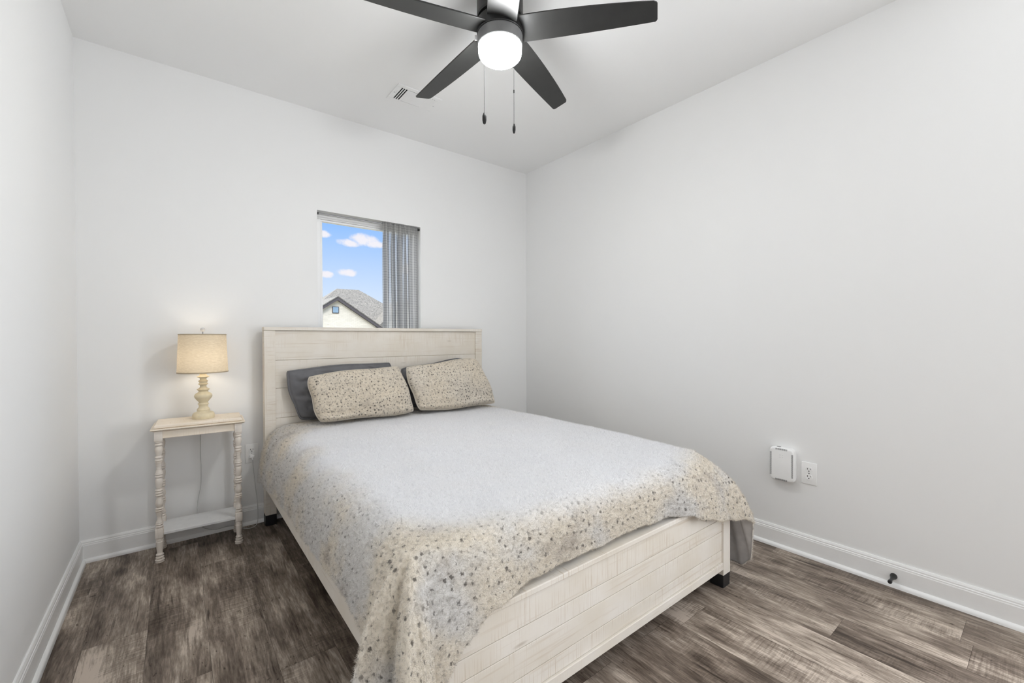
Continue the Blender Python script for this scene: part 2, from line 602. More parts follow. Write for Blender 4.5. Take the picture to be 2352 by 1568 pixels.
def curtain_mat():
    m, nt = new_mat('grey plaid sheer')
    p = nt.add('ShaderNodeUVMap', {'uv_map': 'cloth'}).outputs[0]
    s = nt.add('ShaderNodeSeparateXYZ', None, Vector=p)
    # woven plaid: sheer bands lengthways, thin dark threads across
    fx = nt.math('FRACT', nt.math('DIVIDE', s.outputs[0], 0.105))
    band = nt.math('MULTIPLY', nt.math('GREATER_THAN', fx, 0.08), nt.math('LESS_THAN', fx, 0.30))
    band2 = nt.math('MULTIPLY', nt.math('GREATER_THAN', fx, 0.50), nt.math('LESS_THAN', fx, 0.56))
    sheer = nt.math('MAXIMUM', band, band2)
    fz = nt.math('FRACT', nt.math('DIVIDE', s.outputs[1], 0.0195))
    thread = nt.math('LESS_THAN', fz, 0.20)
    hem = nt.math('GREATER_THAN', s.outputs[1], 2.045 - 0.052)        # doubled cloth of the rod pocket
    sheer = nt.math('MULTIPLY', sheer, nt.math('SUBTRACT', 1.0, hem))
    c = nt.mix(sheer, srgb(176, 176, 177), srgb(238, 238, 238))
    c = nt.mix(nt.math('MULTIPLY', thread, 0.5), c, srgb(120, 120, 121))
    df = nt.add('ShaderNodeBsdfDiffuse', None, Color=c)
    tl = nt.add('ShaderNodeBsdfTranslucent', None, Color=c)
    tp = nt.add('ShaderNodeBsdfTransparent')
    m1 = nt.add('ShaderNodeMixShader', None, i0=0.45, i1=df.outputs[0], i2=tl.outputs[0])
    k = nt.math('ADD', 0.02, nt.math('MULTIPLY', sheer, nt.math('SUBTRACT', 0.30, nt.math('MULTIPLY', thread, 0.28))))
    m2 = nt.add('ShaderNodeMixShader', None, i0=k, i1=m1.outputs[0], i2=tp.outputs[0])
    nt.t.links.new(m2.outputs[0], nt.add('ShaderNodeOutputMaterial').inputs[0])
    return m


M_CURTAIN = curtain_mat()


def glass_mat():
    m, nt = new_mat('window glass')
    tp = nt.add('ShaderNodeBsdfTransparent', None, Color=(0.97, 0.98, 0.98, 1))
    gl = nt.add('ShaderNodeBsdfGlossy', None, Roughness=0.02)
    fr = nt.add('ShaderNodeFresnel', None, IOR=1.10)
    mx = nt.add('ShaderNodeMixShader', None, i0=fr.outputs[0], i1=tp.outputs[0], i2=gl.outputs[0])
    nt.t.links.new(mx.outputs[0], nt.add('ShaderNodeOutputMaterial').inputs[0])
    return m


M_GLASS = glass_mat()


def brick_mat():
    m, nt = new_mat('cream painted brick')
    co = nt.mapping(objco(nt), (1, 1, 1), rot=(PI / 2, 0, 0))
    b1 = nt.add('ShaderNodeTexBrick', None, Vector=co, Color1=srgb(208, 203, 193), Color2=srgb(198, 193, 183), Mortar=srgb(180, 175, 166),
                Scale=1.0, Mortar_Size=0.008)
    b1.inputs['Brick Width'].default_value = 0.42
    b1.inputs['Row Height'].default_value = 0.14
    n = nt.noise(nt.mapping(objco(nt), (1.6, 1.6, 7)), 1.0, 3)
    c = nt.mix(nt.remap(n, 0.62, 0.74, 0, 0.7), b1.outputs[0], srgb(160, 150, 138))
    principled(nt, Base_Color=c, Roughness=0.9)
    return m


def shingle_mat():
    m, nt = new_mat('grey shingles')
    co = objco(nt)
    n = nt.noise(co, 7.0, 4, 0.7)
    n2 = nt.noise(nt.mapping(co, (3, 3, 16)), 1.0, 2)
    c = nt.mix(nt.remap(n, 0.35, 0.65), srgb(84, 82, 80), srgb(134, 131, 126))
    c = nt.mix(nt.remap(n2, 0.45, 0.6, 0, 0.35), c, srgb(96, 95, 95))
    principled(nt, Base_Color=c, Roughness=0.95)
    return m


# ---------------------------------------------------------------- room shell
WX0, WX1, WZ0, WZ1 = 1.181, 1.957, 1.02, 2.06       # window opening in the back wall
WT = 0.14                                           # wall thickness


def struct(o):
    o['kind'] = 'structure'
    return o


def make_floor():
    """one mesh, one face per plank; tone and seed belong to each plank"""
    pw, pl = 0.19, 1.22
    joints = {-1: -0.42, 0: -0.895, 1: -0.10, 2: -0.44, 3: -1.467, 4: -0.75, 5: -1.1, 6: -0.3, 7: -0.95, 8: -0.6, 9: -2.165,
              10: -1.0, 11: -0.5, 12: -2.617, 13: -1.75, 14: -2.935, 15: -2.2}
    tones = {(-1, 0): .60, (-1, 1): .40, (0, 0): .46, (0, 1): .74, (1, 0): .40, (1, 1): .46, (2, 0): .36, (2, 1): .50, (3, 0): .52, (3, 1): .56, (3, 2): .40,
             (4, 0): .34, (4, 1): .32}
    rnd = random.Random(11)
    vs, fs, tn, sd = [], [], [], []
    for k in range(-1, 16):
        x0, x1 = max(0.117 + k * pw, -0.02), min(0.117 + (k + 1) * pw, W + 0.02)
        y = joints[k]
        while y < 0.02:
            y += pl
        j = 0
        top = 0.02
        while top > FRONT - 0.02:
            bot = y - pl if j == 0 and y - pl < top else top - pl
            if j == 0:
                bot = joints[k] if joints[k] < top else top - pl
                while bot + pl < top - 1e-6 and False:
                    bot += pl
            b2 = max(bot, FRONT - 0.02)
            n = len(vs)
            # tiny gap between neighbours reads as the plank seam
            g = 0.0005
            vs += [(x0 + g, b2 + g, 0), (x1 - g, b2 + g, 0), (x1 - g, top - g, 0), (x0 + g, top - g, 0)]
            fs.append((n, n + 1, n + 2, n + 3))
            tn.append(tones.get((k, j), rnd.uniform(0.38, 0.72)))
            sd.append(rnd.random() * 10)
            top = bot
            j += 1
    n = len(vs)
    vs += [(-0.02, FRONT - 0.02, -0.0012), (W + 0.02, FRONT - 0.02, -0.0012), (W + 0.02, 0.02, -0.0012), (-0.02, 0.02, -0.0012)]
    fs.append((n, n + 1, n + 2, n + 3))
    tn.append(0.0)
    sd.append(0.0)
    n = len(vs)
    vs += [(-0.02, FRONT - 0.02, -0.1), (W + 0.02, FRONT - 0.02, -0.1), (W + 0.02, 0.02, -0.1), (-0.02, 0.02, -0.1)]
    fs.append((n + 3, n + 2, n + 1, n))
    tn.append(0.0)
    sd.append(0.0)
    me = bpy.data.meshes.new('floor')
    me.from_pydata(vs, [], fs)
    for nm, arr in (('tone', tn), ('seed', sd)):
        a = me.attributes.new(nm, 'FLOAT', 'FACE')
        a.data.foreach_set('value', arr)
    return struct(link('floor', me, M_FLOOR))


make_floor()
struct(MB().box(-WT, W + WT, FRONT - WT, WT, H, H + 0.1).build('ceiling', M_CEIL))
struct(MB().box(-WT, 0, FRONT - WT, WT, -0.1, H).build('wall_left', M_WALL))
wr = MB()
wr.box(W, W + WT, W2Y1, WT, -0.1, H).box(W, W + WT, FRONT - WT, W2Y0, -0.1, H)
wr.box(W, W + WT, W2Y0, W2Y1, -0.1, W2Z0).box(W, W + WT, W2Y0, W2Y1, W2Z1, H)  # opening left in the wall for the added fill light
struct(wr.build('wall_right', M_WALL))
struct(MB().box(0, W, FRONT - WT, FRONT, -0.1, H).build('wall_front', M_WALL))
wb = MB()
wb.box(0, WX0, 0, WT, -0.1, H).box(WX1, W, 0, WT, -0.1, H).box(WX0, WX1, 0, WT, WZ1, H).box(WX0, WX1, 0, WT, -0.1, WZ0)
struct(wb.build('wall_back', M_WALL))

# baseboard section: (distance from wall, height)
BASE = [(0.0, 0.0), (0.014, 0.0), (0.014, 0.088), (0.0125, 0.092), (0.0125, 0.097), (0.010, 0.100), (0.010, 0.106), (0.006, 0.1149), (0.0, 0.1149)]
SHOE = [(0.014, 0.0), (0.0287, 0.0), (0.0275, 0.008), (0.0235, 0.0145), (0.019, 0.0185), (0.014, 0.0200)]


def run_profile(mb, prof, side):
    t = bmesh.new()
    rings = []
    for e in (0, 1):
        ring = []
        for dd, z in prof:
            # mitred ends
            if side == 'back':
                p = (dd, -dd, z) if e == 0 else (W - dd, -dd, z)
            elif side == 'left':
                p = (dd, -dd, z) if e == 0 else (dd, FRONT + dd, z)
            elif side == 'right':
                p = (W - dd, -dd, z) if e == 0 else (W - dd, FRONT + dd, z)
            else:
                p = (dd, FRONT + dd, z) if e == 0 else (W - dd, FRONT + dd, z)
            ring.append(t.verts.new(p))
        rings.append(ring)
    n = len(prof)
    for k in range(n):
        t.faces.new((rings[0][k], rings[0][(k + 1) % n], rings[1][(k + 1) % n], rings[1][k]))
    t.faces.new(rings[0])
    t.faces.new(list(reversed(rings[1])))
    bmesh.ops.recalc_face_normals(t, faces=list(t.faces))
    mb.merge(t)
    return mb


for side in ('back', 'left', 'right', 'front'):
    bb = struct(run_profile(MB(), BASE, side).build('baseboard_' + side, M_TRIM, smooth=20))
    run_profile(MB(), SHOE, side).build('shoe_molding', M_TRIM, bb, smooth=50)

w2 = MB()  # added unseen window frame, only there to let the fill light in
for a, b, c, d_ in ((W2Y0, W2Y1, W2Z1 - 0.05, W2Z1), (W2Y0, W2Y1, W2Z0, W2Z0 + 0.05), (W2Y0, W2Y0 + 0.05, W2Z0, W2Z1), (W2Y1 - 0.05, W2Y1, W2Z0, W2Z1),
                    (W2Y0, W2Y1, 1.48, 1.53)):
    w2.box(W + 0.07, W + 0.12, a, b, c, d_, 0.003)
struct(w2.build('added_window', M_VINYL))

# window: vinyl frame set back in the opening, one pane
win = thing('window_1', 'single pane window with white frame set in the back wall', 'window', (WX0, 0.07, WZ0))
struct(win)
ww, wh = WX1 - WX0, WZ1 - WZ0
fr = MB()
fw = 0.040
fr.box(0, ww, 0, 0.06, wh - fw, wh, 0.004).box(0, ww, 0, 0.06, 0, fw, 0.004).box(0, fw, 0, 0.06, fw, wh - fw, 0.004).box(ww - fw, ww, 0, 0.06, fw, wh - fw, 0.004)
fr.build('window_frame', M_VINYL, win)
sa = MB()
a0, a1 = fw, fw + 0.014
sa.box(a0, ww - a0, 0.012, 0.045, wh - a1, wh - a0, 0.003).box(a0, ww - a0, 0.012, 0.045, a0, a1, 0.003)
sa.box(a0, a1, 0.012, 0.045, a1, wh - a1, 0.003).box(ww - a1, ww - a0, 0.012, 0.045, a1, wh - a1, 0.003)
sa.build('sash', M_VINYL, win)
MB().box(a1, ww - a1, 0.026, 0.031, a1, wh - a1).build('glass_pane', M_GLASS, win, smooth=0)
struct(MB().box(WX0, WX1, -0.012, 0.07, WZ0, WZ0 + 0.018, 0.004).build('trim_1', M_TRIM))


# ---------------------------------------------------------------- curtain rod and curtain
rod = thing('curtain_rod', 'thin tension curtain rod across the top of the window opening', 'curtain rod', (WX0, 0.02, 2.043))
MB().cyl((0.012, 0, 0), (ww - 0.014, 0, 0), 0.0055, 12).build('rod', M_METAL, rod)
MB().cyl((0.0005, 0, 0), (0.013, 0, 0), 0.0085, 14).build('end_cap', M_BLACK, rod)
MB().cyl((ww - 0.016, 0, 0), (ww - 0.0005, 0, 0), 0.0095, 14).build('end_cap', M_BLACK, rod)


def make_curtain():
    X0, X1, top, bot = 1.648, 1.933, 2.058, WZ0 + 0.03
    nx, nz = 260, 90
    P = np.zeros((nz, nx, 3))
    A = np.zeros((nz, nx, 3))
    rr = random.Random(3)
    for i in range(nz):
        tz = i / (nz - 1)
        z = top + (bot - top) * tz
        arc = 0.0
        prev = None
        for j in range(nx):
            a = j / (nx - 1)
            # gathered on the left two thirds, flatter near the right end
            g = 1.0 - min(max((a - 0.66) / 0.12, 0), 1)
            ph = 2 * PI * (a * 7.5 + 0.10 * math.sin(3.1 * tz + a * 4))
            amp_top = 0.007 * g + 0.0015
            amp_low = (0.013 * g + 0.005)
            k = min(tz * 5, 1)
            k = k * k * (3 - 2 * k)
            y = 0.004 + 0.010 * k + (amp_top + (amp_low - amp_top) * k) * math.sin(ph) + 0.002 * (1 - k) * math.sin(ph * 2.7)
            lo = X0 - 0.002 + 0.004 * tz
            hi = X1 + 0.006 * tz
            x = lo + (hi - lo) * a + 0.006 * g * k * math.sin(ph * 1.3 + 1.0)
            if tz < 0.02:
                y += 0.003 * math.sin(ph * 3)
            P[i, j] = (x, y, z)
            if prev is not None:
                arc += math.hypot(x - prev[0], y - prev[1])
            prev = (x, y)
            A[i, j] = (a * 0.62, z, 0)
    o = grid_mesh('curtain', P, M_CURTAIN, None, A)
    tag(o, 'grey plaid sheer curtain gathered at the right of the window', 'curtain')
    return o


make_curtain()

# ---------------------------------------------------------------- ceiling fan
FZ = 2.53
FC = (1.546, -1.630)
fan = thing('ceiling_fan', 'black five blade ceiling fan with lit glass below', 'ceiling fan', (FC[0], FC[1], H))
fz = FZ - H


def L(p):
    return [(r, z - H) for r, z in p]


MB().lathe(L([(0.088, 2.74), (0.098, 2.735), (0.102, 2.715), (0.102, 2.588), (0.099, 2.580), (0.06, 2.578)]), 56).build('motor_housing', M_BLACK, fan)
MB().lathe(L([(0.05, 2.579), (0.088, 2.578), (0.088, 2.566), (0.05, 2.565)]), 48).build('motor_gap', M_DARK, fan)
MB().lathe(L([(0.06, 2.567), (0.099, 2.566), (0.102, 2.562), (0.102, 2.512), (0.100, 2.509), (0.05, 2.508)]), 56).build('hub', M_BLACK, fan)
MB().lathe(L([(0.05, 2.5085), (0.0985, 2.508), (0.1000, 2.504), (0.0985, 2.462), (0.0965, 2.4585), (0.080, 2.458)]), 56).build('light_kit', M_KIT, fan)
gl = [(0.02, 2.470), (0.0945, 2.468), (0.0950, 2.45)]
for k in range(9):
    a = PI / 2 * k / 8
    gl.append((0.0950 - 0.030 * (1 - math.cos(a)) , 2.434 - 0.028 * math.sin(a)))
gl += [(0.045, 2.404), (0.001, 2.403)]
MB().lathe(L(gl), 56).build('glass_shade', M_FANGLASS, fan)


def blade_poly():
    lead, trail = [], []
    R = 0.661

    def lv(u):
        return -0.059 + 0.064 * u + 0.115 * u * u

    def tv(u):
        return 0.068 + 0.108 * u - 0.035 * u * u
    us = [0.085 + (R - 0.014 - 0.085) * k / 26 for k in range(27)]
    lead = [(q, lv(q)) for q in us]
    trail = [(q, tv(q)) for q in us]
    # rounded tip corners
    c0, c1 = [], []
    for k in range(1, 6):
        a = PI / 2 * k / 6
        c0.append((R - 0.014 + 0.014 * math.sin(a), lv(R) + 0.014 * (1 - math.cos(a))))
        c1.append((R - 0.014 + 0.014 * math.cos(a), tv(R) - 0.014 * (1 - math.sin(a))))
    return lead + c0 + c1 + list(reversed(trail))


BP = blade_poly()
first = None
for k in range(5):
    a = math.radians(-56.7 + 72 * k)
    if first is None:
        pitch = Matrix.Rotation(math.radians(-12.8), 4, 'X')
        b = MB().prism(BP, -0.003, 0.003, pitch, 0.0015).build('blade', M_BLADE, fan)
        first = b
        br = MB()
        br.box(0.06, 0.15, -0.03, 0.05, 0.0035, 0.0075, 0.001, mtx=pitch)
        br.build('blade_bracket', M_BLACK, b)
    else:
        b = dup(first, fan)
    b.location = (0, 0, fz)
    b.rotation_euler = (0, 0, a)


def pull_chain(dx, dy, ztop, zp0, zp1, rad, conn=None):
    c = MB()
    z = ztop
    while z > zp1:
        c.sphere((dx, dy, z - H), 0.0013, seg=6)
        z -= 0.0034
    c.cyl((dx, dy, ztop - H), (dx, dy, zp1 - H), 0.0005, 5)
    if conn:
        c.cyl((dx, dy, conn - H), (dx, dy, conn - 0.011 - H), 0.0028, 8)
    o = c.build('pull_chain', M_CHAIN, fan)
    hgt = zp1 - zp0
    MB().lathe([(rad * 0.45, zp0 - H), (rad * 0.72, zp0 + 0.004 - H), (rad, zp0 + hgt * 0.35 - H), (rad, zp0 + hgt * 0.7 - H), (rad * 0.72, zp1 - 0.006 - H), (rad * 0.5, zp1 - H)],
               16, c=(dx, dy, 0)).build('pull', M_DARK, o)


# chains hang from the rim of the light kit, on the side facing the bed foot and the side facing the headboard
_fh = Vector((0.617, 0.7866, 0)).normalized()
_rh = Vector((0.7866, -0.617, 0)).normalized()
pc = -_rh * 0.066 - _fh * 0.074
pull_chain(pc.x, pc.y, 2.458, 2.085, 2.131, 0.0088)
pc = _rh * 0.060 - _fh * 0.079
pull_chain(pc.x, pc.y, 2.458, 2.0425, 2.082, 0.0065, 2.225)
MB().box(0.0, 0.018, -0.0015, 0.0015, 0, 0.022, mtx=Matrix.Translation((-0.112 * _rh.x, -0.112 * _rh.y, 2.49 - H)) @ Matrix.Rotation(math.atan2(_rh.y, _rh.x), 4, 'Z')).build('chain_switch', M_PLASTIC, fan)


# ---------------------------------------------------------------- ceiling vent
def make_vent():
    x0, x1, y0, y1 = 1.497, 1.798, -0.655, -0.452
    o = thing('ceiling_vent', 'white rectangular air register on the ceiling beside the fan', 'vent', ((x0 + x1) / 2, (y0 + y1) / 2, H))
    hx, hy = (x1 - x0) / 2, (y1 - y0) / 2
    f = MB()
    ix, iy = hx - 0.030, hy - 0.030
    f.box(-hx, hx, iy, hy, -0.006, 0, 0.002).box(-hx, hx, -hy, -iy, -0.006, 0, 0.002).box(-hx, -ix, -iy, iy, -0.006, 0, 0.002).box(ix, hx, -iy, iy, -0.006, 0, 0.002)
    f.box(-ix + 0.045, -ix + 0.055, -iy, iy, -0.006, 0, 0.001).box(ix - 0.055, ix - 0.045, -iy, iy, -0.006, 0, 0.001)
    f.build('frame', M_TRIM, o)
    MB().box(-ix, ix, -iy, iy, -0.0012, -0.0004).build('duct_opening', M_DARK, o)
    n = 13
    lam = MB()
    for k in range(n):
        y = -iy + 0.004 + (2 * iy - 0.008) * (k + 0.5) / n
        lam.box(-ix + 0.055, ix - 0.055, -0.0042, 0.0042, -0.0005, 0.0005, mtx=Matrix.Translation((0, y, -0.005)) @ Matrix.Rotation(math.radians(-24), 4, 'X'))
    lam.build('louvers', M_TRIM, o)
    for sgn, ang in ((-1, 8), (1, 14)):
        lam = MB()
        for k in range(4):
            x = sgn * (ix - 0.0005 - 0.0148 * k)
            lam.box(-(0.0030 if sgn < 0 else 0.0066), (0.0030 if sgn < 0 else 0.0066), -iy, iy, -0.0006, 0.0006, mtx=Matrix.Translation((x, 0, -0.006)) @ Matrix.Rotation(math.radians(-sgn * ang if sgn < 0 else ang), 4, 'Y'))
        lam.build('side_louvers', M_TRIM, o)
    for sgn in (-1, 1):
        MB().sphere((sgn * (hx - 0.014), 0.0, -0.006), 0.004, (1, 1, 0.4), 10).build('screw', M_SCREW, o, 60)
    MB().box(-hx + 0.022, -hx + 0.027, -0.03, 0.0, -0.014, -0.005, 0.001).build('damper_lever', M_TRIM, o)


make_vent()


# ---------------------------------------------------------------- wall outlets
def make_outlet(name, label, mtx):
    """built facing local -Y at the wall plane; mtx places it"""
    o = thing(name, label, 'outlet')
    o.matrix_world = mtx
    hw, hh, th = 0.0355, 0.0585, 0.006
    MB().box(-hw, hw, -th, -0.0002, -hh, hh, 0.0028, 3).build('cover_plate', M_PLASTIC, o)
    for s in (1, -1):
        cz = s * 0.0195
        pts = []
        for k in range(40):
            a = 2 * PI * k / 40
            x, z = 0.0172 * math.cos(a), 0.0172 * math.sin(a)
            z = max(-0.0142, min(0.0142, z))
            pts.append((x, z))
        rc = MB().prism(pts, 0, 0.0022, Matrix.Translation((0, -th + 0.0004, cz)) @ Matrix.Rotation(PI / 2, 4, 'X'), 0.0006).build('receptacle', M_PLASTIC, o)
        sl = MB()
        yf = -th - 0.0021
        sl.box(-0.0079, -0.0053, yf, yf + 0.001, cz + 0.0005, cz + 0.0088).box(0.0053, 0.0077, yf, yf + 0.001, cz + 0.0014, cz + 0.0080)
        sl.lathe([(0.0029, 0), (0.0029, 0.001)], 14, Matrix.Translation((0, yf + 0.001, cz - 0.0066)) @ Matrix.Rotation(PI / 2, 4, 'X'))
        sl.build('slots', M_DARK, rc)
    MB().lathe([(0.0028, 0), (0.0028, 0.0008)], 12, Matrix.Translation((0, -th + 0.0002, 0)) @ Matrix.Rotation(PI / 2, 4, 'X')).build('screw', M_SHADOWGREY, o)
    return o


OUT_X, OUT_Z = 0.780, 0.447
make_outlet('wall_outlet', 'white outlet on the back wall beside the bed, lamp plugged in', Matrix.Translation((OUT_X, 0, OUT_Z)))
make_outlet('wall_outlet', 'empty white outlet on the right wall beside the white vented box', Matrix.Translation((W, -2.346, 0.445)) @ Matrix.Rotation(-PI / 2, 4, 'Z'))


# ---------------------------------------------------------------- white network box on right wall
def make_router():
    o = thing('network_box', 'white vented plastic box mounted on the right wall beside an outlet', 'router')
    o.matrix_world = Matrix.Translation((W, -2.2285, 0.4735)) @ Matrix.Rotation(-PI / 2, 4, 'Z')
    hw, hh, dp = 0.062, 0.092, 0.05
    poly = []
    r = 0.022
    for cx, cz, a0 in ((hw - r, hh - r, 0), (-hw + r, hh - r, 90), (-hw + r, -hh + r, 180), (hw - r, -hh + r, 270)):
        for k in range(7):
            a = math.radians(a0 + 15 * k)
            poly.append((cx + r * math.cos(a), cz + r * math.sin(a)))
    t = bmesh.new()
    rings = []
    for sc, y in ((0.93, -0.0004), (0.965, -0.010), (0.995, -0.022), (1.0, -0.034), (0.985, -0.042), (0.95, -0.047), (0.90, -0.0493), (0.84, -0.050)):
        rings.append([t.verts.new((x * sc if abs(x) < 1 else x, y, z * (sc if sc < 0.93 else (sc + 0.3) / 1.3 if sc < 1 else 1))) for x, z in poly])
    n = len(poly)
    for a, b in zip(rings, rings[1:]):
        for k in range(n):
            t.faces.new((a[k], a[(k + 1) % n], b[(k + 1) % n], b[k]))
    t.faces.new(rings[-1])
    t.faces.new(list(reversed(rings[0])))
    bmesh.ops.recalc_face_normals(t, faces=list(t.faces))
    mb = MB()
    mb.merge(t)
    mb.build('case', M_PLASTIC, o, smooth=50)
    for sgn in (-1, 1):
        g = MB()
        for k in range(30):
            z = -0.062 + 0.124 * k / 29
            g.box(sgn * 0.0525 - 0.0042, sgn * 0.0525 + 0.0042, -0.0502, -0.0478, z - 0.0011, z + 0.0011)
        g.build('vent_slots', M_SHADOWGREY, o)
    for sz in (-1, 1):
        g = MB()
        for k in range(12):
            x = -0.027 + 0.054 * k / 11
            g.box(x - 0.0011, x + 0.0011, -0.0502, -0.0485, sz * 0.083 - 0.0045, sz * 0.083 + 0.0045)
        g.build('vent_slots', M_SHADOWGREY, o)
    lg = MB()
    for x, z in ((-0.006, 0.052), (0.006, 0.052), (-0.006, 0.040), (0.006, 0.040)):
        lg.box(x - 0.0028, x + 0.0028, -0.0504, -0.0498, z - 0.0012, z + 0.0012)
    lg.build('embossed_mark', simple('pale grey print', (0.66, 0.66, 0.655, 1), 0.5), o)
    MB().box(hw - 0.002, hw + 0.0012, -0.024, -0.012, -0.024, -0.010, 0.0008).build('side_button', M_PLASTIC, o)
    MB().box(-0.028, -0.010, -0.036, -0.022, hh - 0.002, hh + 0.0008, 0.0003).build('top_port', M_SHADOWGREY, o)


make_router()

# ---------------------------------------------------------------- door stop
ds = thing('door_stop', 'black flared door stop screwed to the right baseboard', 'door stop')
ds.matrix_world = Matrix.Translation((W - 0.0142, -2.692, 0.050)) @ Matrix.Rotation(-PI / 2, 4, 'Y')
MB().lathe([(0.0135, 0), (0.0137, 0.003), (0.0128, 0.0075), (0.0098, 0.018), (0.0072, 0.030), (0.0060, 0.046), (0.0060, 0.060), (0.0068, 0.066)], 28).build('flared_stem', M_BLACK, ds)
MB().lathe([(0.0068, 0.066), (0.0082, 0.068), (0.0082, 0.077), (0.0070, 0.081), (0.003, 0.082)], 24).build('rubber_tip', M_BLACKFOOT, ds)


# ---------------------------------------------------------------- night stand
def seed_attr(o, k):
    me = o.data
    a = me.attributes.new('seed', 'FLOAT', 'POINT')
    a.data.foreach_set('value', [k] * len(me.vertices))
    return o


TZ = 0.722
tab = thing('side_table', 'narrow distressed white side table with turned legs and low shelf', 'table', (0.511, -0.158, 0), math.radians(-2.6))


def slab(x, y, z0, z1, nose):
    """board with a moulded edge"""
    t = bmesh.new()
    hgt = z1 - z0
    rings = []
    for ins, zz in nose:
        hx, hy = x - ins, y - ins
        rings.append([t.verts.new((sx * hx, sy * hy, z0 + hgt * zz)) for sx, sy in ((-1, -1), (1, -1), (1, 1), (-1, 1))])
    for a, b in zip(rings, rings[1:]):
        for k in range(4):
            t.faces.new((a[k], a[(k + 1) % 4], b[(k + 1) % 4], b[k]))
    t.faces.new(list(reversed(rings[0])))
    t.faces.new(rings[-1])
    mb = MB()
    mb.merge(t)
    return mb


seed_attr(slab(0.196, 0.113, TZ - 0.019, TZ, [(0.006, 0), (0.001, 0.2), (0, 0.45), (0.001, 0.75), (0.006, 1)]).build('table_top', M_TABLETOP, tab, 40), 1.0)
seed_attr(slab(0.210, 0.126, TZ - 0.033, TZ - 0.0188, [(0.014, 0), (0.004, 0.35), (0, 0.62), (0.001, 0.9), (0.006, 1)]).build('top_molding', M_TABLETOP, tab, 40), 2.0)
LX, LY = 0.1765, 0.092
ap = MB()
az0, az1 = 0.650, TZ - 0.0328
ap.box(-LX, LX, -LY - 0.010, -LY + 0.006, az0, az1, 0.001).box(-LX, LX, LY - 0.006, LY + 0.010, az0, az1, 0.001)
ap.box(-LX - 0.010, -LX + 0.006, -LY, LY, az0, az1, 0.001).box(LX - 0.006, LX + 0.010, -LY, LY, az0, az1, 0.001)
ap.box(-LX, LX, -LY - 0.012, -LY - 0.008, az0, az0 + 0.006, 0.001)
seed_attr(ap.build('apron', M_TABLETOP, tab), 3.0)
MB().box(-LX - 0.006, LX + 0.006, -LY - 0.006, LY + 0.006, 0.139, 0.152, 0.002).build('shelf', M_SHELF, tab)


def leg_profile():
    """turned leg: vases between pairs of beads"""
    R = 0.0165
    zt = lambda y: 0.690 * (1520 - y) / 1295.0
    pr = [(R * 0.9, zt(318))]

    def beads(y0, y1, n):
        st = (y1 - y0) / n
        for k in range(n):
            a, b = y0 + k * st, y0 + (k + 1) * st
            for q in range(5):
                f = q / 4
                pr.append((R * (0.74 + 0.30 * math.sin(PI * f)), zt(a + (b - a) * f)))

    def vase(y0, y1, fat):
        for q in range(9):
            f = q / 8
            k = math.sin(PI * min(1, f ** (0.62 if fat == 'top' else 1.6)))
            pr.append((R * (0.66 + 0.36 * k), zt(y0 + (y1 - y0) * f)))

    def neck(y0, y1):
        for q in range(9):
            f = q / 8
            pr.append((R * (0.98 - 0.34 * math.sin(PI * (f ** 1.3))), zt(y0 + (y1 - y0) * f)))
    beads(320, 375, 2)
    vase(375, 472, 'top')
    beads(472, 528, 2)
    neck(530, 636)
    beads(638, 688, 2)
    vase(690, 796, 'top')
    beads(798, 872, 3)
    vase(874, 980, 'low')
    beads(982, 1022, 2)
    neck(1024, 1130)
    beads(1132, 1182, 2)
    pr.append((R * 0.9, zt(1190)))
    return pr


def foot_profile():
    R = 0.0165
    zt = lambda y: 0.690 * (1520 - y) / 1295.0
    pr = [(R * 0.9, zt(1272))]
    for y in (1278, 1290, 1302):
        pr += [(R * 0.80, zt(y)), (R * 1.0, zt(y + 5)), (R * 0.82, zt(y + 10))]
    pr += [(R * 1.02, zt(1320)), (R * 0.98, zt(1350)), (R * 0.80, zt(1395)), (R * 0.70, zt(1430))]
    for y, rr in ((1436, 1.0), (1462, 1.08), (1488, 1.22)):
        pr += [(R * 0.78, zt(y)), (R * rr, zt(y + 8)), (R * rr, zt(y + 16)), (R * 0.85, zt(y + 24))]
    pr.append((R * 1.15, 0.0003))
    return pr


lg = MB()
hb = 0.0175
lg.box(-hb, hb, -hb, hb, 0.638, TZ - 0.0329, 0.0015)
lg.lathe(leg_profile(), 24)
lg.box(-hb, hb, -hb, hb, 0.128, 0.177, 0.002)
lg.lathe(foot_profile(), 24)
leg0 = seed_attr(lg.build('leg', M_TABLE, tab, 35), 4.0)
leg0.location = (-LX, -LY, 0)
for x, y in ((LX, -LY), (-LX, LY), (LX, LY)):
    l = dup(leg0, tab)
    l.location = (x, y, 0)

# ---------------------------------------------------------------- table lamp
LPX, LPY = 0.527, -0.158
lamp = thing('table_lamp', 'turned cream lamp with linen drum shade on the white side table', 'lamp', (LPX, LPY, TZ + 0.0006))
prof = [(175, 1495), (179, 1470), (178, 1440), (170, 1425), (168, 1415), (150, 1402), (108, 1388), (100, 1375), (104, 1366), (108, 1360), (95, 1345), (88, 1332),
        (75, 1322), (73, 1300), (76, 1288), (88, 1272), (86, 1262), (70, 1252), (78, 1235), (112, 1200), (136, 1170), (143, 1148), (138, 1125), (120, 1105), (84, 1088), (72, 1076),
        (80, 1060), (103, 1046), (99, 1036), (70, 1024), (54, 1008), (50, 985), (60, 972), (80, 962), (78, 954), (64, 944), (60, 930), (78, 916), (74, 906), (56, 896), (50, 880), (60, 862),
        (100, 846), (96, 836), (62, 826), (55, 812), (52, 780), (50, 760)]
MB().lathe([(hw * 0.000297, (1495 - y) * 0.000362) for hw, y in prof], 40).build('base', M_LAMPBODY, lamp, 60)
sb, st_ = 0.985 - TZ, 1.197 - TZ
rb, rt = 0.1195, 0.1115
sh = MB()
t = bmesh.new()
N = 64
rings = []
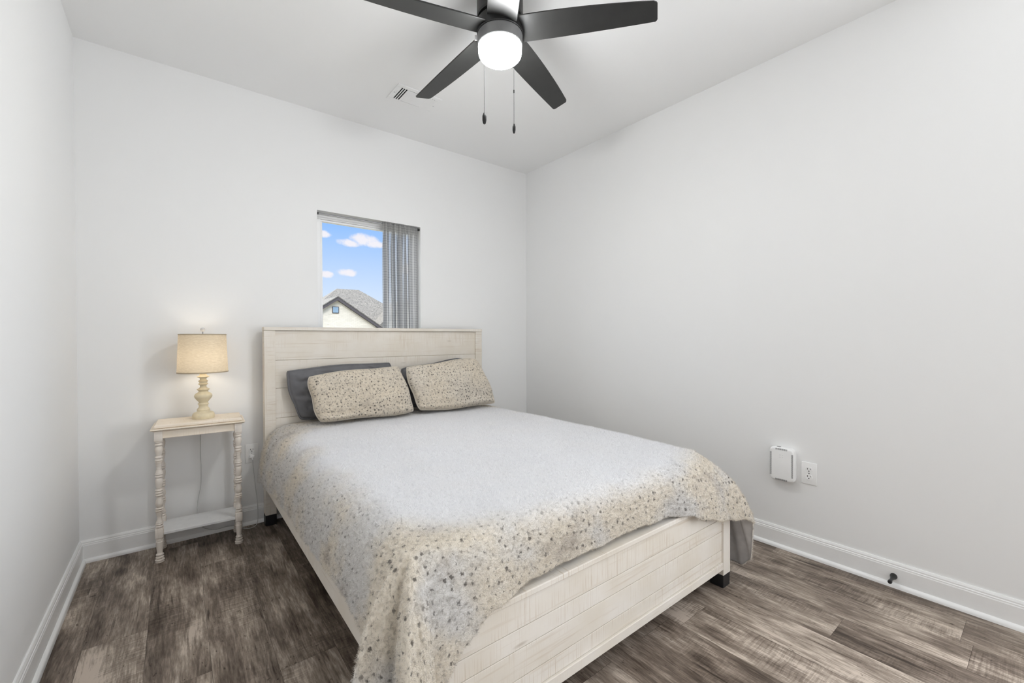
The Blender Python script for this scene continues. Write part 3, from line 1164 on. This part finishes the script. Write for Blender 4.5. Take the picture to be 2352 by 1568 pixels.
for r, z in ((rb, sb), (rt, st_), (rt - 0.0015, st_), (rb - 0.0015, sb)):
    rings.append([t.verts.new((r * math.cos(2 * PI * k / N), r * math.sin(2 * PI * k / N), z)) for k in range(N)])
for i in range(1):
    for k in range(N):
        t.faces.new((rings[0][k], rings[0][(k + 1) % N], rings[1][(k + 1) % N], rings[1][k]))
sh.merge(t)
shade = sh.build('lamp_shade', M_SHADE, lamp, 60)
M_BIND = simple('shade binding', srgb(176, 162, 138), 0.8)
for r, z in ((rb, sb), (rt, st_)):
    rm = MB()
    rm.lathe([(r - 0.002, z - 0.003), (r + 0.0012, z - 0.003), (r + 0.0012, z + 0.003), (r - 0.002, z + 0.003), (r - 0.002, z - 0.003)], N, cap=False)
    rm.build('shade_trim', M_BIND, shade)
hp = MB()
zsp = st_ - 0.012
for k in range(3):
    a = 2 * PI * k / 3 + 0.4
    hp.cyl((0, 0, zsp), (math.cos(a) * (rt - 0.001), math.sin(a) * (rt - 0.001), zsp + 0.010), 0.0012, 6)
hp.tube([(0.0, 0.004, 0.265)] + [(0.032 * math.sin(PI * k / 10) * 1.0, 0, 0.27 + (zsp - 0.27) * k / 10) for k in range(1, 10)] + [(0, 0, zsp)], 0.0013, 6)
hp.tube([(0.0, -0.004, 0.265)] + [(-0.032 * math.sin(PI * k / 10) * 1.0, 0, 0.27 + (zsp - 0.27) * k / 10) for k in range(1, 10)] + [(0, 0, zsp)], 0.0013, 6)
hp.cyl((0, 0, zsp - 0.004), (0, 0, st_ + 0.018), 0.003, 8)
hp.build('harp', M_METAL, lamp, 60)
MB().sphere((0, 0, st_ + 0.028), 0.0115, seg=20)  .build('finial', simple('clear ball finial', (0.62, 0.62, 0.62, 1), 0.15), lamp, 60)
MB().lathe([(0.006, 0.262), (0.013, 0.268), (0.013, 0.285), (0.010, 0.290)], 16).build('socket', M_METAL, lamp)
bulb = MB().lathe([(0.010, 0.290), (0.013, 0.300), (0.024, 0.325), (0.029, 0.345), (0.027, 0.362), (0.018, 0.376), (0.002, 0.381)], 24)
bulb.build('bulb', emit_glass('lit lamp bulb', LAMP_W * 12.0, (1.0, 0.93, 0.82, 1)), lamp)
# cord: over the back edge of the table, down the wall, along the baseboard to the outlet


def catmull(pts, n=8):
    pts = [Vector(p) for p in pts]
    out = []
    for i in range(len(pts) - 1):
        p0, p1, p2, p3 = pts[max(i - 1, 0)], pts[i], pts[i + 1], pts[min(i + 2, len(pts) - 1)]
        for k in range(n):
            f = k / n
            out.append(0.5 * ((2 * p1) + (p2 - p0) * f + (2 * p0 - 5 * p1 + 4 * p2 - p3) * f * f + (3 * p1 - p0 - 3 * p2 + p3) * f ** 3))
    out.append(pts[-1])
    return out


cp = [(0.527, -0.104, TZ + 0.006), (0.528, -0.060, TZ + 0.005), (0.528, -0.035, TZ + 0.004), (0.528, -0.026, TZ - 0.012), (0.527, -0.022, 0.66), (0.518, -0.016, 0.60), (0.516, -0.014, 0.50),
      (0.518, -0.014, 0.40), (0.516, -0.015, 0.30), (0.505, -0.020, 0.24), (0.498, -0.024, 0.18), (0.498, -0.034, 0.12), (0.52, -0.040, 0.06), (0.58, -0.045, 0.030), (0.64, -0.042, 0.030), (0.69, -0.042, 0.022),
      (0.73, -0.075, 0.004), (0.775, -0.085, 0.004), (0.800, -0.065, 0.02), (0.806, -0.045, 0.08), (0.803, -0.032, 0.16), (0.797, -0.026, 0.22), (0.790, -0.022, 0.30), (0.784, -0.022, 0.37), (0.782, -0.026, 0.410)]
MB().tube([Vector(p) - Vector((LPX, LPY, TZ)) for p in catmull(cp)], 0.0021, 8).build('cord', M_CORD, lamp, 60)
pg = MB()
px, py, pz = OUT_X - LPX, -LPY, OUT_Z - 0.0195 - TZ
pg.box(px - 0.013, px + 0.013, py - 0.026, py - 0.0086, pz - 0.009, pz + 0.010, 0.004, 3)
pg.cyl((px, py - 0.019, pz - 0.006), (px + 0.002, py - 0.026, pz - 0.020), 0.0042, 10, 0.0028)
pg.build('plug', M_PLASTIC, lamp)

# ---------------------------------------------------------------- bed frame
BX0, BX1 = 0.838, 2.468
bed = thing('bed', 'whitewashed plank bed frame with tall headboard and low footboard', 'bed', ((BX0 + BX1) / 2, -1.16, 0))
BO = Vector(bed.location)
SEED = [10.0]


def bpart(mb, name, mat, parent=None, label=None, smooth=12):
    mb_o = mb.build(name, mat, parent or bed, smooth)
    if parent is None:
        mb_o.location = -BO
    SEED[0] += 1.37
    seed_attr(mb_o, SEED[0])
    if label:
        mb_o['label'] = label
    return mb_o


HY0, HY1 = -0.115, -0.045
planks = MB()
edges = [0.150, 0.318, 0.490, 0.668, 0.857, 1.035, 1.224]
for a, b in zip(edges, edges[1:]):
    planks.box(BX0 + 0.055, BX1 - 0.055, HY0 + 0.012, HY1 - 0.02, a + 0.0012, b - 0.0012, 0.0016)
planks.box(BX0 + 0.055, BX1 - 0.055, HY0 + 0.018, HY1 - 0.02, 0.150, 1.224)
head = bpart(planks, 'headboard', M_WOODX)


def seeds_by_plank(o):
    me = o.data
    a = me.attributes['seed']
    vals = []
    for vtx in me.vertices:
        k = sum(1 for e in edges if vtx.co.z > e) if 'headboard' in o.name else sum(1 for e in FE if vtx.co.z > e)
        vals.append(20 + 1.7 * k)
    a.data.foreach_set('value', vals)


seeds_by_plank(head)
for x0, x1 in ((BX0, BX0 + 0.062), (BX1 - 0.062, BX1)):
    bpart(MB().box(x0, x1, HY0, HY1, 0.066, 1.2245, 0.002), 'post', M_WOODZ, head)
    bpart(MB().box(x0, x1, HY0 - 0.0005, HY1, 0.0005, 0.066, 0.002), 'foot', M_BLACKFOOT, head)
bpart(MB().box(BX0 - 0.001, BX1 + 0.001, HY0 - 0.004, HY1 + 0.002, 1.225, 1.247, 0.002), 'cap_rail', M_WOODX, head)
for z in (1.150, 0.440):
    bpart(MB().sphere((BX0, -0.085, z), 0.0065, (0.6, 1, 1), 12), 'bolt_cap', M_WOODZ, head, None, 60)

FY0, FY1 = -2.205, -2.140
FE = [0.122, 0.178, 0.265, 0.325, 0.4125]
fp = MB()
for a, b in zip(FE, FE[1:]):
    fp.box(BX0 + 0.055, BX1 - 0.055, FY0 + 0.009, FY1 - 0.015, a + 0.001, b - 0.001, 0.0014)
fp.box(BX0 + 0.055, BX1 - 0.055, FY0 + 0.014, FY1 - 0.015, 0.115, 0.415)
foot = bpart(fp, 'footboard', M_WOODX)
seeds_by_plank(foot)
for x0, x1 in ((BX0, BX0 + 0.064), (BX1 - 0.062, BX1 + 0.004)):
    bpart(MB().box(x0, x1, FY0, FY1, 0.060, 0.4125, 0.002), 'post', M_WOODZ, foot)
    bpart(MB().box(x0 + 0.0005, x1 - 0.003, FY0 + 0.001, FY1, 0.0005, 0.060, 0.002), 'foot', M_BLACKFOOT, foot)
bpart(MB().box(BX0 + 0.0645, BX1 - 0.0625, FY0 + 0.001, FY1, 0.088, 0.1215, 0.002), 'bottom_rail', M_WOODX, foot)
bpart(MB().box(BX0 - 0.001, BX1 + 0.005, FY0 - 0.001, FY1 + 0.004, 0.413, 0.432, 0.003), 'cap_rail', M_WOODX, foot)
for x0 in (BX0, BX1 - 0.026):
    bpart(MB().box(x0, x0 + 0.026, FY1 + 0.0005, HY0 - 0.0045, 0.235, 0.385, 0.003), 'side_rail', M_WOODY)

matt = MB().box(0.905, 2.405, -2.105, -0.135, 0.300, 0.585, 0.07, 5).build('mattress', M_MATTRESS)
tag(matt, 'queen mattress lying in the whitewashed bed under the spotted blanket', 'mattress')


# ---------------------------------------------------------------- blanket
def keyed(keys, x):
    xs = [k[0] for k in keys]
    ys = [k[1] for k in keys]
    x = np.asarray(x, float)
    # smooth monotone-ish interpolation (cosine between keys)
    i = np.clip(np.searchsorted(xs, x) - 1, 0, len(xs) - 2)
    x0, x1 = np.array(xs)[i], np.array(xs)[i + 1]
    f = np.clip((x - x0) / (x1 - x0), 0, 1)
    f = f * f * (3 - 2 * f)
    return np.array(ys)[i] * (1 - f) + np.array(ys)[i + 1] * f


def make_blanket():
    xl, xr, yh, yf = 0.836, 2.472, -0.128, -2.180
    r, rc, zt = 0.095, 0.060, 0.625
    rcr = 0.12
    O, Nn, hem, fl, ex = [], [], [], [], []
    # left side, head to foot
    for y in np.linspace(yh, yf + rc, 190, endpoint=False):
        O.append((xl, y))
        Nn.append((-1, 0))
        hem.append(float(keyed([(-2.12, .388), (-1.83, .378), (-1.54, .370), (-1.15, .361), (-.675, .352), (-.3, .330), (-.128, .300)], y)) + 0.004 * math.sin(y * 17) + 0.002 * math.sin(y * 41 + 1))
        fl.append(float(keyed([(-2.12, .050), (-1.9, .032), (-1.5, .030), (-.7, .030), (-.3, .046), (-.2, .048), (-.128, .036)], y)) + 0.003 * math.sin(y * 9 + 1))
    cx, cy = xl + rc, yf + rc
    for th in np.linspace(0, 90, 110, endpoint=False):
        a = math.radians(180 + th)
        O.append((cx + rc * math.cos(a), cy + rc * math.sin(a)))
        Nn.append((math.cos(a), math.sin(a)))
        ex.append(float(keyed([(0, 0), (13, .030), (25, -.008), (37, -.056), (47, -.002), (58, .034), (72, .010), (90, 0)], th)))
        hem.append(float(keyed([(0, .388), (16, .33), (34, .27), (54, .235), (75, .26), (90, .29)], th)))
        fl.append(float(keyed([(0, .050), (15, .100), (24, .098), (37, .092), (56, .122), (70, .105), (90, .062)], th)))
    for x in np.linspace(cx, xr - rcr, 150, endpoint=False):
        O.append((x, yf))
        Nn.append((0, -1))
        hem.append(float(keyed([(.895, .29), (.935, .345), (.976, .39), (1.08, .436), (1.25, .453), (1.95, .453), (2.06, .437), (2.20, .392), (2.35, .352)], x)) + 0.003 * math.sin(x * 19) + 0.0015 * math.sin(x * 43))
        fl.append(float(keyed([(.895, .062), (1.06, .048), (1.25, .012), (1.65, .002), (1.95, .014), (2.10, .055), (2.35, .068)], x)))
    cx, cy = xr - rcr, yf + rcr
    for th in np.linspace(0, 90, 110, endpoint=False):
        a = math.radians(270 + th)
        O.append((cx + rcr * math.cos(a), cy + rcr * math.sin(a)))
        Nn.append((math.cos(a), math.sin(a)))
        hem.append(float(keyed([(0, .352), (28, .335), (42, .30), (50, .10), (60, .055), (90, .05)], th)))
        fl.append(float(keyed([(0, .068), (20, .095), (42, .175), (50, .180), (62, .16), (90, .110)], th)))
    for y in np.linspace(yf + rcr, yh, 120):
        O.append((xr, y))
        Nn.append((1, 0))
        hem.append(0.05 + 0.004 * math.sin(y * 20))
        fl.append(0.11 + 0.014 * math.sin(y * 13))
    O, Nn, hem, fl = np.array(O), np.array(Nn), np.array(hem), np.array(fl)
    ns = len(O)
    extra = np.zeros(ns)
    extra[190:300] = ex
    # tighter edge rounding near the foot-left corner
    i0 = int(np.argmin(np.hypot(Nn[:, 0] + 0.7071, Nn[:, 1] + 0.7071)))
    step = np.r_[0, np.cumsum(np.hypot(*np.diff(O, axis=0).T))]
    dcor = np.abs(step - step[i0])
    f_ = np.clip((dcor - 0.05) / 0.35, 0, 1)
    f_ = f_ * f_ * (3 - 2 * f_)
    r = np.where(step < step[i0], 0.150, r)
    r = 0.055 + (r - 0.055) * f_
    inner = O - Nn * r[:, None]
    C = np.array(((xl + xr) / 2, yh))
    P, A = [], []
    for k in np.linspace(0, 1, 60)[:-1] ** 0.8:
        q = C + (inner - C) * k
        P.append(np.c_[q, np.full(ns, zt)])
        A.append(np.c_[q, np.zeros(ns)])
    # over the edge and down: one smooth curve per outline point
    zero = np.zeros(ns)
    h0, z0 = -r, zero + zt
    h1, z1 = 0.22 * fl - 0.12 * r, zero + zt
    h3, z3 = fl + extra, hem
    h2, z2 = 0.86 * fl + 0.6 * extra, hem + 0.62 * (zt - hem)
    # at the foot-right corner the cloth slopes out instead of bulging
    jr = int(np.argmin(np.hypot(Nn[:, 0] - 0.7071, Nn[:, 1] + 0.7071)))
    w = 0.62 * np.exp(-((step - step[jr]) / 0.16) ** 2)
    h1 = h1 * (1 - w) + (h0 + (h3 - h0) / 3) * w
    z1 = z1 * (1 - w) + (z0 + (z3 - z0) / 3) * w
    h2 = h2 * (1 - w) + (h0 + (h3 - h0) * 0.72) * w
    arc, ph, pz = r * 0, h0, z0
    for j in range(66):
        f = (j / 65) ** 0.9
        g = 1 - f
        hh = g ** 3 * h0 + 3 * g * g * f * h1 + 3 * g * f * f * h2 + f ** 3 * h3
        zz = g ** 3 * z0 + 3 * g * g * f * z1 + 3 * g * f * f * z2 + f ** 3 * z3
        arc = arc + np.hypot(hh - ph, zz - pz)
        ph, pz = hh, zz
        P.append(np.c_[O + Nn * hh[:, None], zz])
        A.append(np.c_[inner + Nn * arc[:, None], zero])
    P, A = np.array(P), np.array(A)
    # gentle unevenness and plush thickness
    flat = P.reshape(-1, 3)
    af = A.reshape(-1, 3)
    dz = np.empty(len(flat))
    dn = np.empty(len(flat))
    for i in range(len(flat)):
        x, y = af[i, 0], af[i, 1]
        dz[i] = 0.010 * noise.noise((x * 2.2, y * 2.2, 3.0)) + 0.005 * noise.noise((x * 6, y * 6, 1.0))
        dn[i] = 0.0045 * noise.noise((x * 55, y * 55, 2.0)) + 0.0035 * noise.noise((x * 120, y * 120, 5.0))
    nrm = np.cross(np.gradient(P, axis=1), np.gradient(P, axis=0))
    nrm /= np.maximum(np.linalg.norm(nrm, axis=2, keepdims=True), 1e-9)
    mid = nrm[len(P) // 4, ns // 2, 2]
    if mid < 0:
        nrm = -nrm
    nrm[0] = (0, 0, 1)
    under = P.copy()
    dn = dn.reshape(P.shape[:2])
    dn[:60] *= 0.0
    for j in range(60, 66):
        dn[j] *= (j - 59) / 7
    wtop = np.ones(P.shape[:2])
    for j in range(len(P)):
        wtop[j] = 1.0 if j < 60 else max(0.35, 1 - (j - 60) / 30)
    P = P + nrm * dn.reshape(P.shape[:2])[..., None]
    P[..., 2] += dz.reshape(P.shape[:2]) * wtop
    under[..., 2] += dz.reshape(P.shape[:2]) * wtop
    root = thing('blanket', 'plush cream and grey spotted blanket draped over the bed', 'blanket', (1.65, -1.16, 0.6))
    off = np.array((1.65, -1.16, 0.6))
    # roll the hem under by a fur thickness
    last = P[-1] - nrm[-1] * 0.004 + np.array((0, 0, -0.004))
    last2 = P[-1] - nrm[-1] * 0.010 + np.array((0, 0, 0.002))
    P2 = np.concatenate([P, last[None], last2[None]])
    A2 = np.concatenate([A, A[-1][None], A[-1][None]])
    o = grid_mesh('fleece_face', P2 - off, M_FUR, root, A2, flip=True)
    add_pile(o, 65000, 0.0075, 3, 8, 0.5)
    lin = under[60:] - nrm[60:] * 0.005
    o2 = grid_mesh('lining', lin - off, M_LINING, root, A[60:])
    o2['label'] = 'smooth grey lining on the underside'
    return root


make_blanket()


# ---------------------------------------------------------------- pillows
def make_pillow(name, label, mat, BL, BR, TL, TR, thick, seed, group, sag=0.02, ear=0.0, uvo=0.0):
    BL, BR, TL, TR = (np.array(v, float) for v in (BL, BR, TL, TR))
    n = 90
    g = np.linspace(-1, 1, n)
    U, V = np.meshgrid(g, g)
    a, b = (U + 1) / 2, (V + 1) / 2
    # rounded corners, edges bowed slightly outward, a little waviness
    Ur, Vr = U * np.sqrt(1 - 0.07 * V ** 6), V * np.sqrt(1 - 0.09 * U ** 6)
    Ur = Ur * (1 + 0.022 * (1 - V ** 2)) + 0.012 * np.sin(V * 5 + seed) * np.abs(U) ** 3
    Vr = Vr * (1 + 0.010 * (1 - U ** 2)) + 0.026 * np.sin(U * 4.3 + seed * 2) * np.abs(V) ** 3
    a2, b2 = (Ur + 1) / 2, (Vr + 1) / 2
    c = (BL * ((1 - a2) * (1 - b2))[..., None] + BR * (a2 * (1 - b2))[..., None] + TL * ((1 - a2) * b2)[..., None] + TR * (a2 * b2)[..., None])
    nx = np.cross(BR - BL, TL - BL)
    nx /= np.linalg.norm(nx)
    wdt, hgt = np.linalg.norm(BR - BL), np.linalg.norm(TL - BL)
    Vs = V - 0.10 * (1 - V ** 2)
    prof = np.clip(1 - np.abs(U) ** 3.4, 0, 1) ** 0.42 * np.clip(1 - np.abs(Vs) ** 2.4, 0, 1) ** 0.42
    fluff = np.zeros_like(U)
    fold = np.zeros_like(U)
    for i in range(n):
        for j in range(n):
            x, y = a[i, j] * wdt * 10, b[i, j] * hgt * 10
            fluff[i, j] = noise.noise((x * 0.45 + seed, y * 0.6, seed)) * 0.026 + noise.noise((x * 1.2, y * 2.4 + seed, 2 * seed)) * 0.014
            fold[i, j] = noise.noise((x * 3.0 + seed, y * 3.0, seed * 3)) * 0.004
    if mat is M_GREYPILLOW:
        fold *= 2.2
        fluff *= 0.6
    edge = np.clip(1 - np.maximum(np.abs(U), np.abs(V)) ** 10, 0, 1)
    th = thick / 2 * prof + (fluff * prof + fold) * edge
    rim = 0.006
    front = c + nx * (th + rim * edge ** 0.5)[..., None]
    back = c - nx * (thick / 2 * prof * 0.8 + rim * edge ** 0.5)[..., None]
    # crumple near the lower edge
    wob = 0.008 * np.sin(a * 9 + seed) * np.exp(-b * 7)
    # rolled hem along the bottom, a crease sagging from the upper right
    wob += 0.014 * np.exp(-((b - 0.055) / 0.035) ** 2) * (0.6 + 0.4 * np.sin(a * 5 + seed)) * np.clip((1 - np.abs(U)) * 12, 0, 1)
    wob -= 0.010 * np.exp(-((b - 0.16) / 0.05) ** 2) * (0.6 + 0.4 * np.sin(a * 5 + seed))
    cre = (a - 0.78) + 0.55 * (b - 0.9)
    wob -= 0.016 * np.exp(-(cre / 0.035) ** 2) * np.clip((b - 0.55) * 2.5, 0, 1) * np.clip((1 - b) * 14, 0, 1)
    front += nx * wob[..., None]
    cen = (BL + BR) / 2
    root = thing(name, label, 'pillow', tuple(cen), 0, group)
    vs = np.concatenate([front.reshape(-1, 3), back.reshape(-1, 3)]) - cen
    at = np.stack([a * wdt + uvo, b * hgt + uvo * 0.7, np.zeros_like(a)], -1)
    at = np.concatenate([at.reshape(-1, 3), at.reshape(-1, 3) + 5])
    idx = np.arange(n * n).reshape(n, n)
    q = np.stack([idx[:-1, :-1], idx[:-1, 1:], idx[1:, 1:], idx[1:, :-1]], -1).reshape(-1, 4)
    q2 = q[:, ::-1] + n * n
    ring = np.concatenate([idx[0, :-1], idx[:-1, -1], idx[-1, :0:-1], idx[:0:-1, 0]])
    nx_ring = np.roll(ring, -1)
    q3 = np.stack([ring, ring + n * n, nx_ring + n * n, nx_ring], -1)
    me = bpy.data.meshes.new('cushion')
    me.from_pydata(vs.tolist(), [], np.concatenate([q, q2, q3]).tolist())
    me.polygons.foreach_set('use_smooth', [True] * len(me.polygons))
    set_uv(me, at)
    me.update()
    cu = link('cushion', me, mat, root)
    if mat is M_SHAM:
        add_pile(cu, 14000, 0.006, int(seed * 10), 8, 0.45)
    # closed edge of the case
    pts = [Vector((c.reshape(-1, 3)[k] - cen).tolist()) for k in ring]
    pts.append(pts[0])
    sm = MB().tube(pts, 0.0068 if mat is M_SHAM else 0.0062, 8).build('seam', mat, root, 60)
    if mat is M_SHAM:
        me2 = sm.data
        uvs = me2.uv_layers.new(name='cloth')
    return root


make_pillow('pillow', 'spotted plush pillow at the left of the headboard, before a grey one', M_SHAM, (1.104, -.330, .655), (1.722, -.368, .655), (1.053, -.264, .937), (1.650, -.264, .972), .135, 1.3, 'spotted plush pillows', uvo=0.0)
make_pillow('pillow', 'spotted plush pillow at the right of the headboard, nearest the right wall', M_SHAM, (1.768, -.368, .655), (2.408, -.400, .655), (1.702, -.264, .958), (2.305, -.264, 1.010), .135, 2.9, 'spotted plush pillows', uvo=1.7)
make_pillow('pillow', 'charcoal grey pillow sticking out behind the left spotted pillow', M_GREYPILLOW, (1.028, -.170, .654), (1.640, -.172, .654), (.946, -.156, .972), (1.636, -.156, .998), .062, 4.1, 'grey pillows')
make_pillow('pillow', 'grey pillow almost hidden behind the right spotted pillow', M_GREYPILLOW, (1.72, -.170, .654), (2.27, -.172, .654), (1.72, -.156, .945), (2.262, -.156, 1.008), .062, 5.7, 'grey pillows')


# ---------------------------------------------------------------- neighbour's house outside
M_BRICK, M_SHINGLE = brick_mat(), shingle_mat()
M_FASCIA = simple('dark fascia', srgb(74, 70, 74), 0.7)
hs = thing('house', 'cream brick house with dark gable trim and grey roof outside the window', 'house', (13.28, 41.84, -1.2))
HO = Vector((13.28, 41.84, -1.2))


def hpart(mb, name, mat, smooth=0):
    o = mb.build(name, mat, hs, smooth)
    o.location = -HO
    return o


ax, az, sl = 13.28, 5.30, 0.665
ez = 1.5
hwid = (az - ez) / sl
mb = MB()
gb = [(ax - hwid + .3, -1.2), (ax + hwid - .3, -1.2), (ax + hwid - .3, ez + .15), (ax, az - 0.25), (ax - hwid + .3, ez + .15)]
rotx = Matrix.Translation((0, 41.84, 0)) @ Matrix.Rotation(PI / 2, 4, 'X')
hpart(mb.prism(gb, -9.0, 0, rotx), 'gable_wall', M_BRICK)
mb = MB()
for s in (-1, 1):
    q = [(ax, az), (ax + s * (hwid + .4), az - sl * (hwid + .4)), (ax + s * (hwid + .4), az - sl * (hwid + .4) - .30), (ax, az - .34)]
    mb.prism(q, 0, 0.35, rotx)
hpart(mb, 'rake_trim', M_FASCIA)
mb = MB()
for s in (-1, 1):
    q = [(ax, az + .10), (ax + s * (hwid + .4), az + .10 - sl * (hwid + .4)), (ax + s * (hwid + .4), az - sl * (hwid + .4)), (ax, az)]
    mb.prism(q, -9.0, 0.40, rotx)
hpart(mb, 'gable_roof', M_SHINGLE)
fx0, fx1, fy0, fy1, ez2 = 8.6, 25.2, 43.2, 55.0, 1.7
rx0, rx1, ry, rz_ = 15.28, 17.82, 48.84, 6.93
t = bmesh.new()
pv = [t.verts.new(p) for p in ((fx0, fy0, ez2), (fx1, fy0, ez2), (fx1, fy1, ez2), (fx0, fy1, ez2), (rx0, ry, rz_), (rx1, ry, rz_))]
for f in ((0, 1, 5, 4), (1, 2, 5), (2, 3, 4, 5), (3, 0, 4), (3, 2, 1, 0)):
    t.faces.new([pv[k] for k in f])
mb = MB()
mb.merge(t)
hpart(mb, 'main_roof', M_SHINGLE)
hpart(MB().box(fx0 + .5, fx1 - .5, fy0 + .5, fy1 - .5, -1.2, ez2), 'main_wall', M_BRICK)
# second, lower gable at the right
bx, bz = 20.9, 5.4
q = [(bx - 4.6, 1.2), (bx + 4.6, 1.2), (bx, bz - .2)]
hpart(MB().prism(q, -6.0, -0.2, rotx), 'side_gable', M_BRICK)
mb = MB()
for s in (-1, 1):
    q = [(bx, bz), (bx + s * 5.0, bz - .87 * 5.0), (bx + s * 5.0, bz - .87 * 5.0 - .3), (bx, bz - .3)]
    mb.prism(q, -6.0, 0.1, rotx)
hpart(mb, 'side_gable_roof', M_SHINGLE)
gw = hpart(MB().box(12.80, 13.44, 41.78, 41.90, 3.66, 4.33), 'attic_window', M_FASCIA)
o = MB().box(12.86, 13.38, 41.755, 41.785, 3.72, 4.27).build('attic_pane', simple('attic glass', srgb(126, 150, 172), 0.15), gw, 0)
gd = struct(MB().box(-60, 90, 0.5, 120, -1.4, -1.2).build('ground', simple('dry lawn', srgb(150, 146, 128), 0.95, var=0.2, scale=2)))
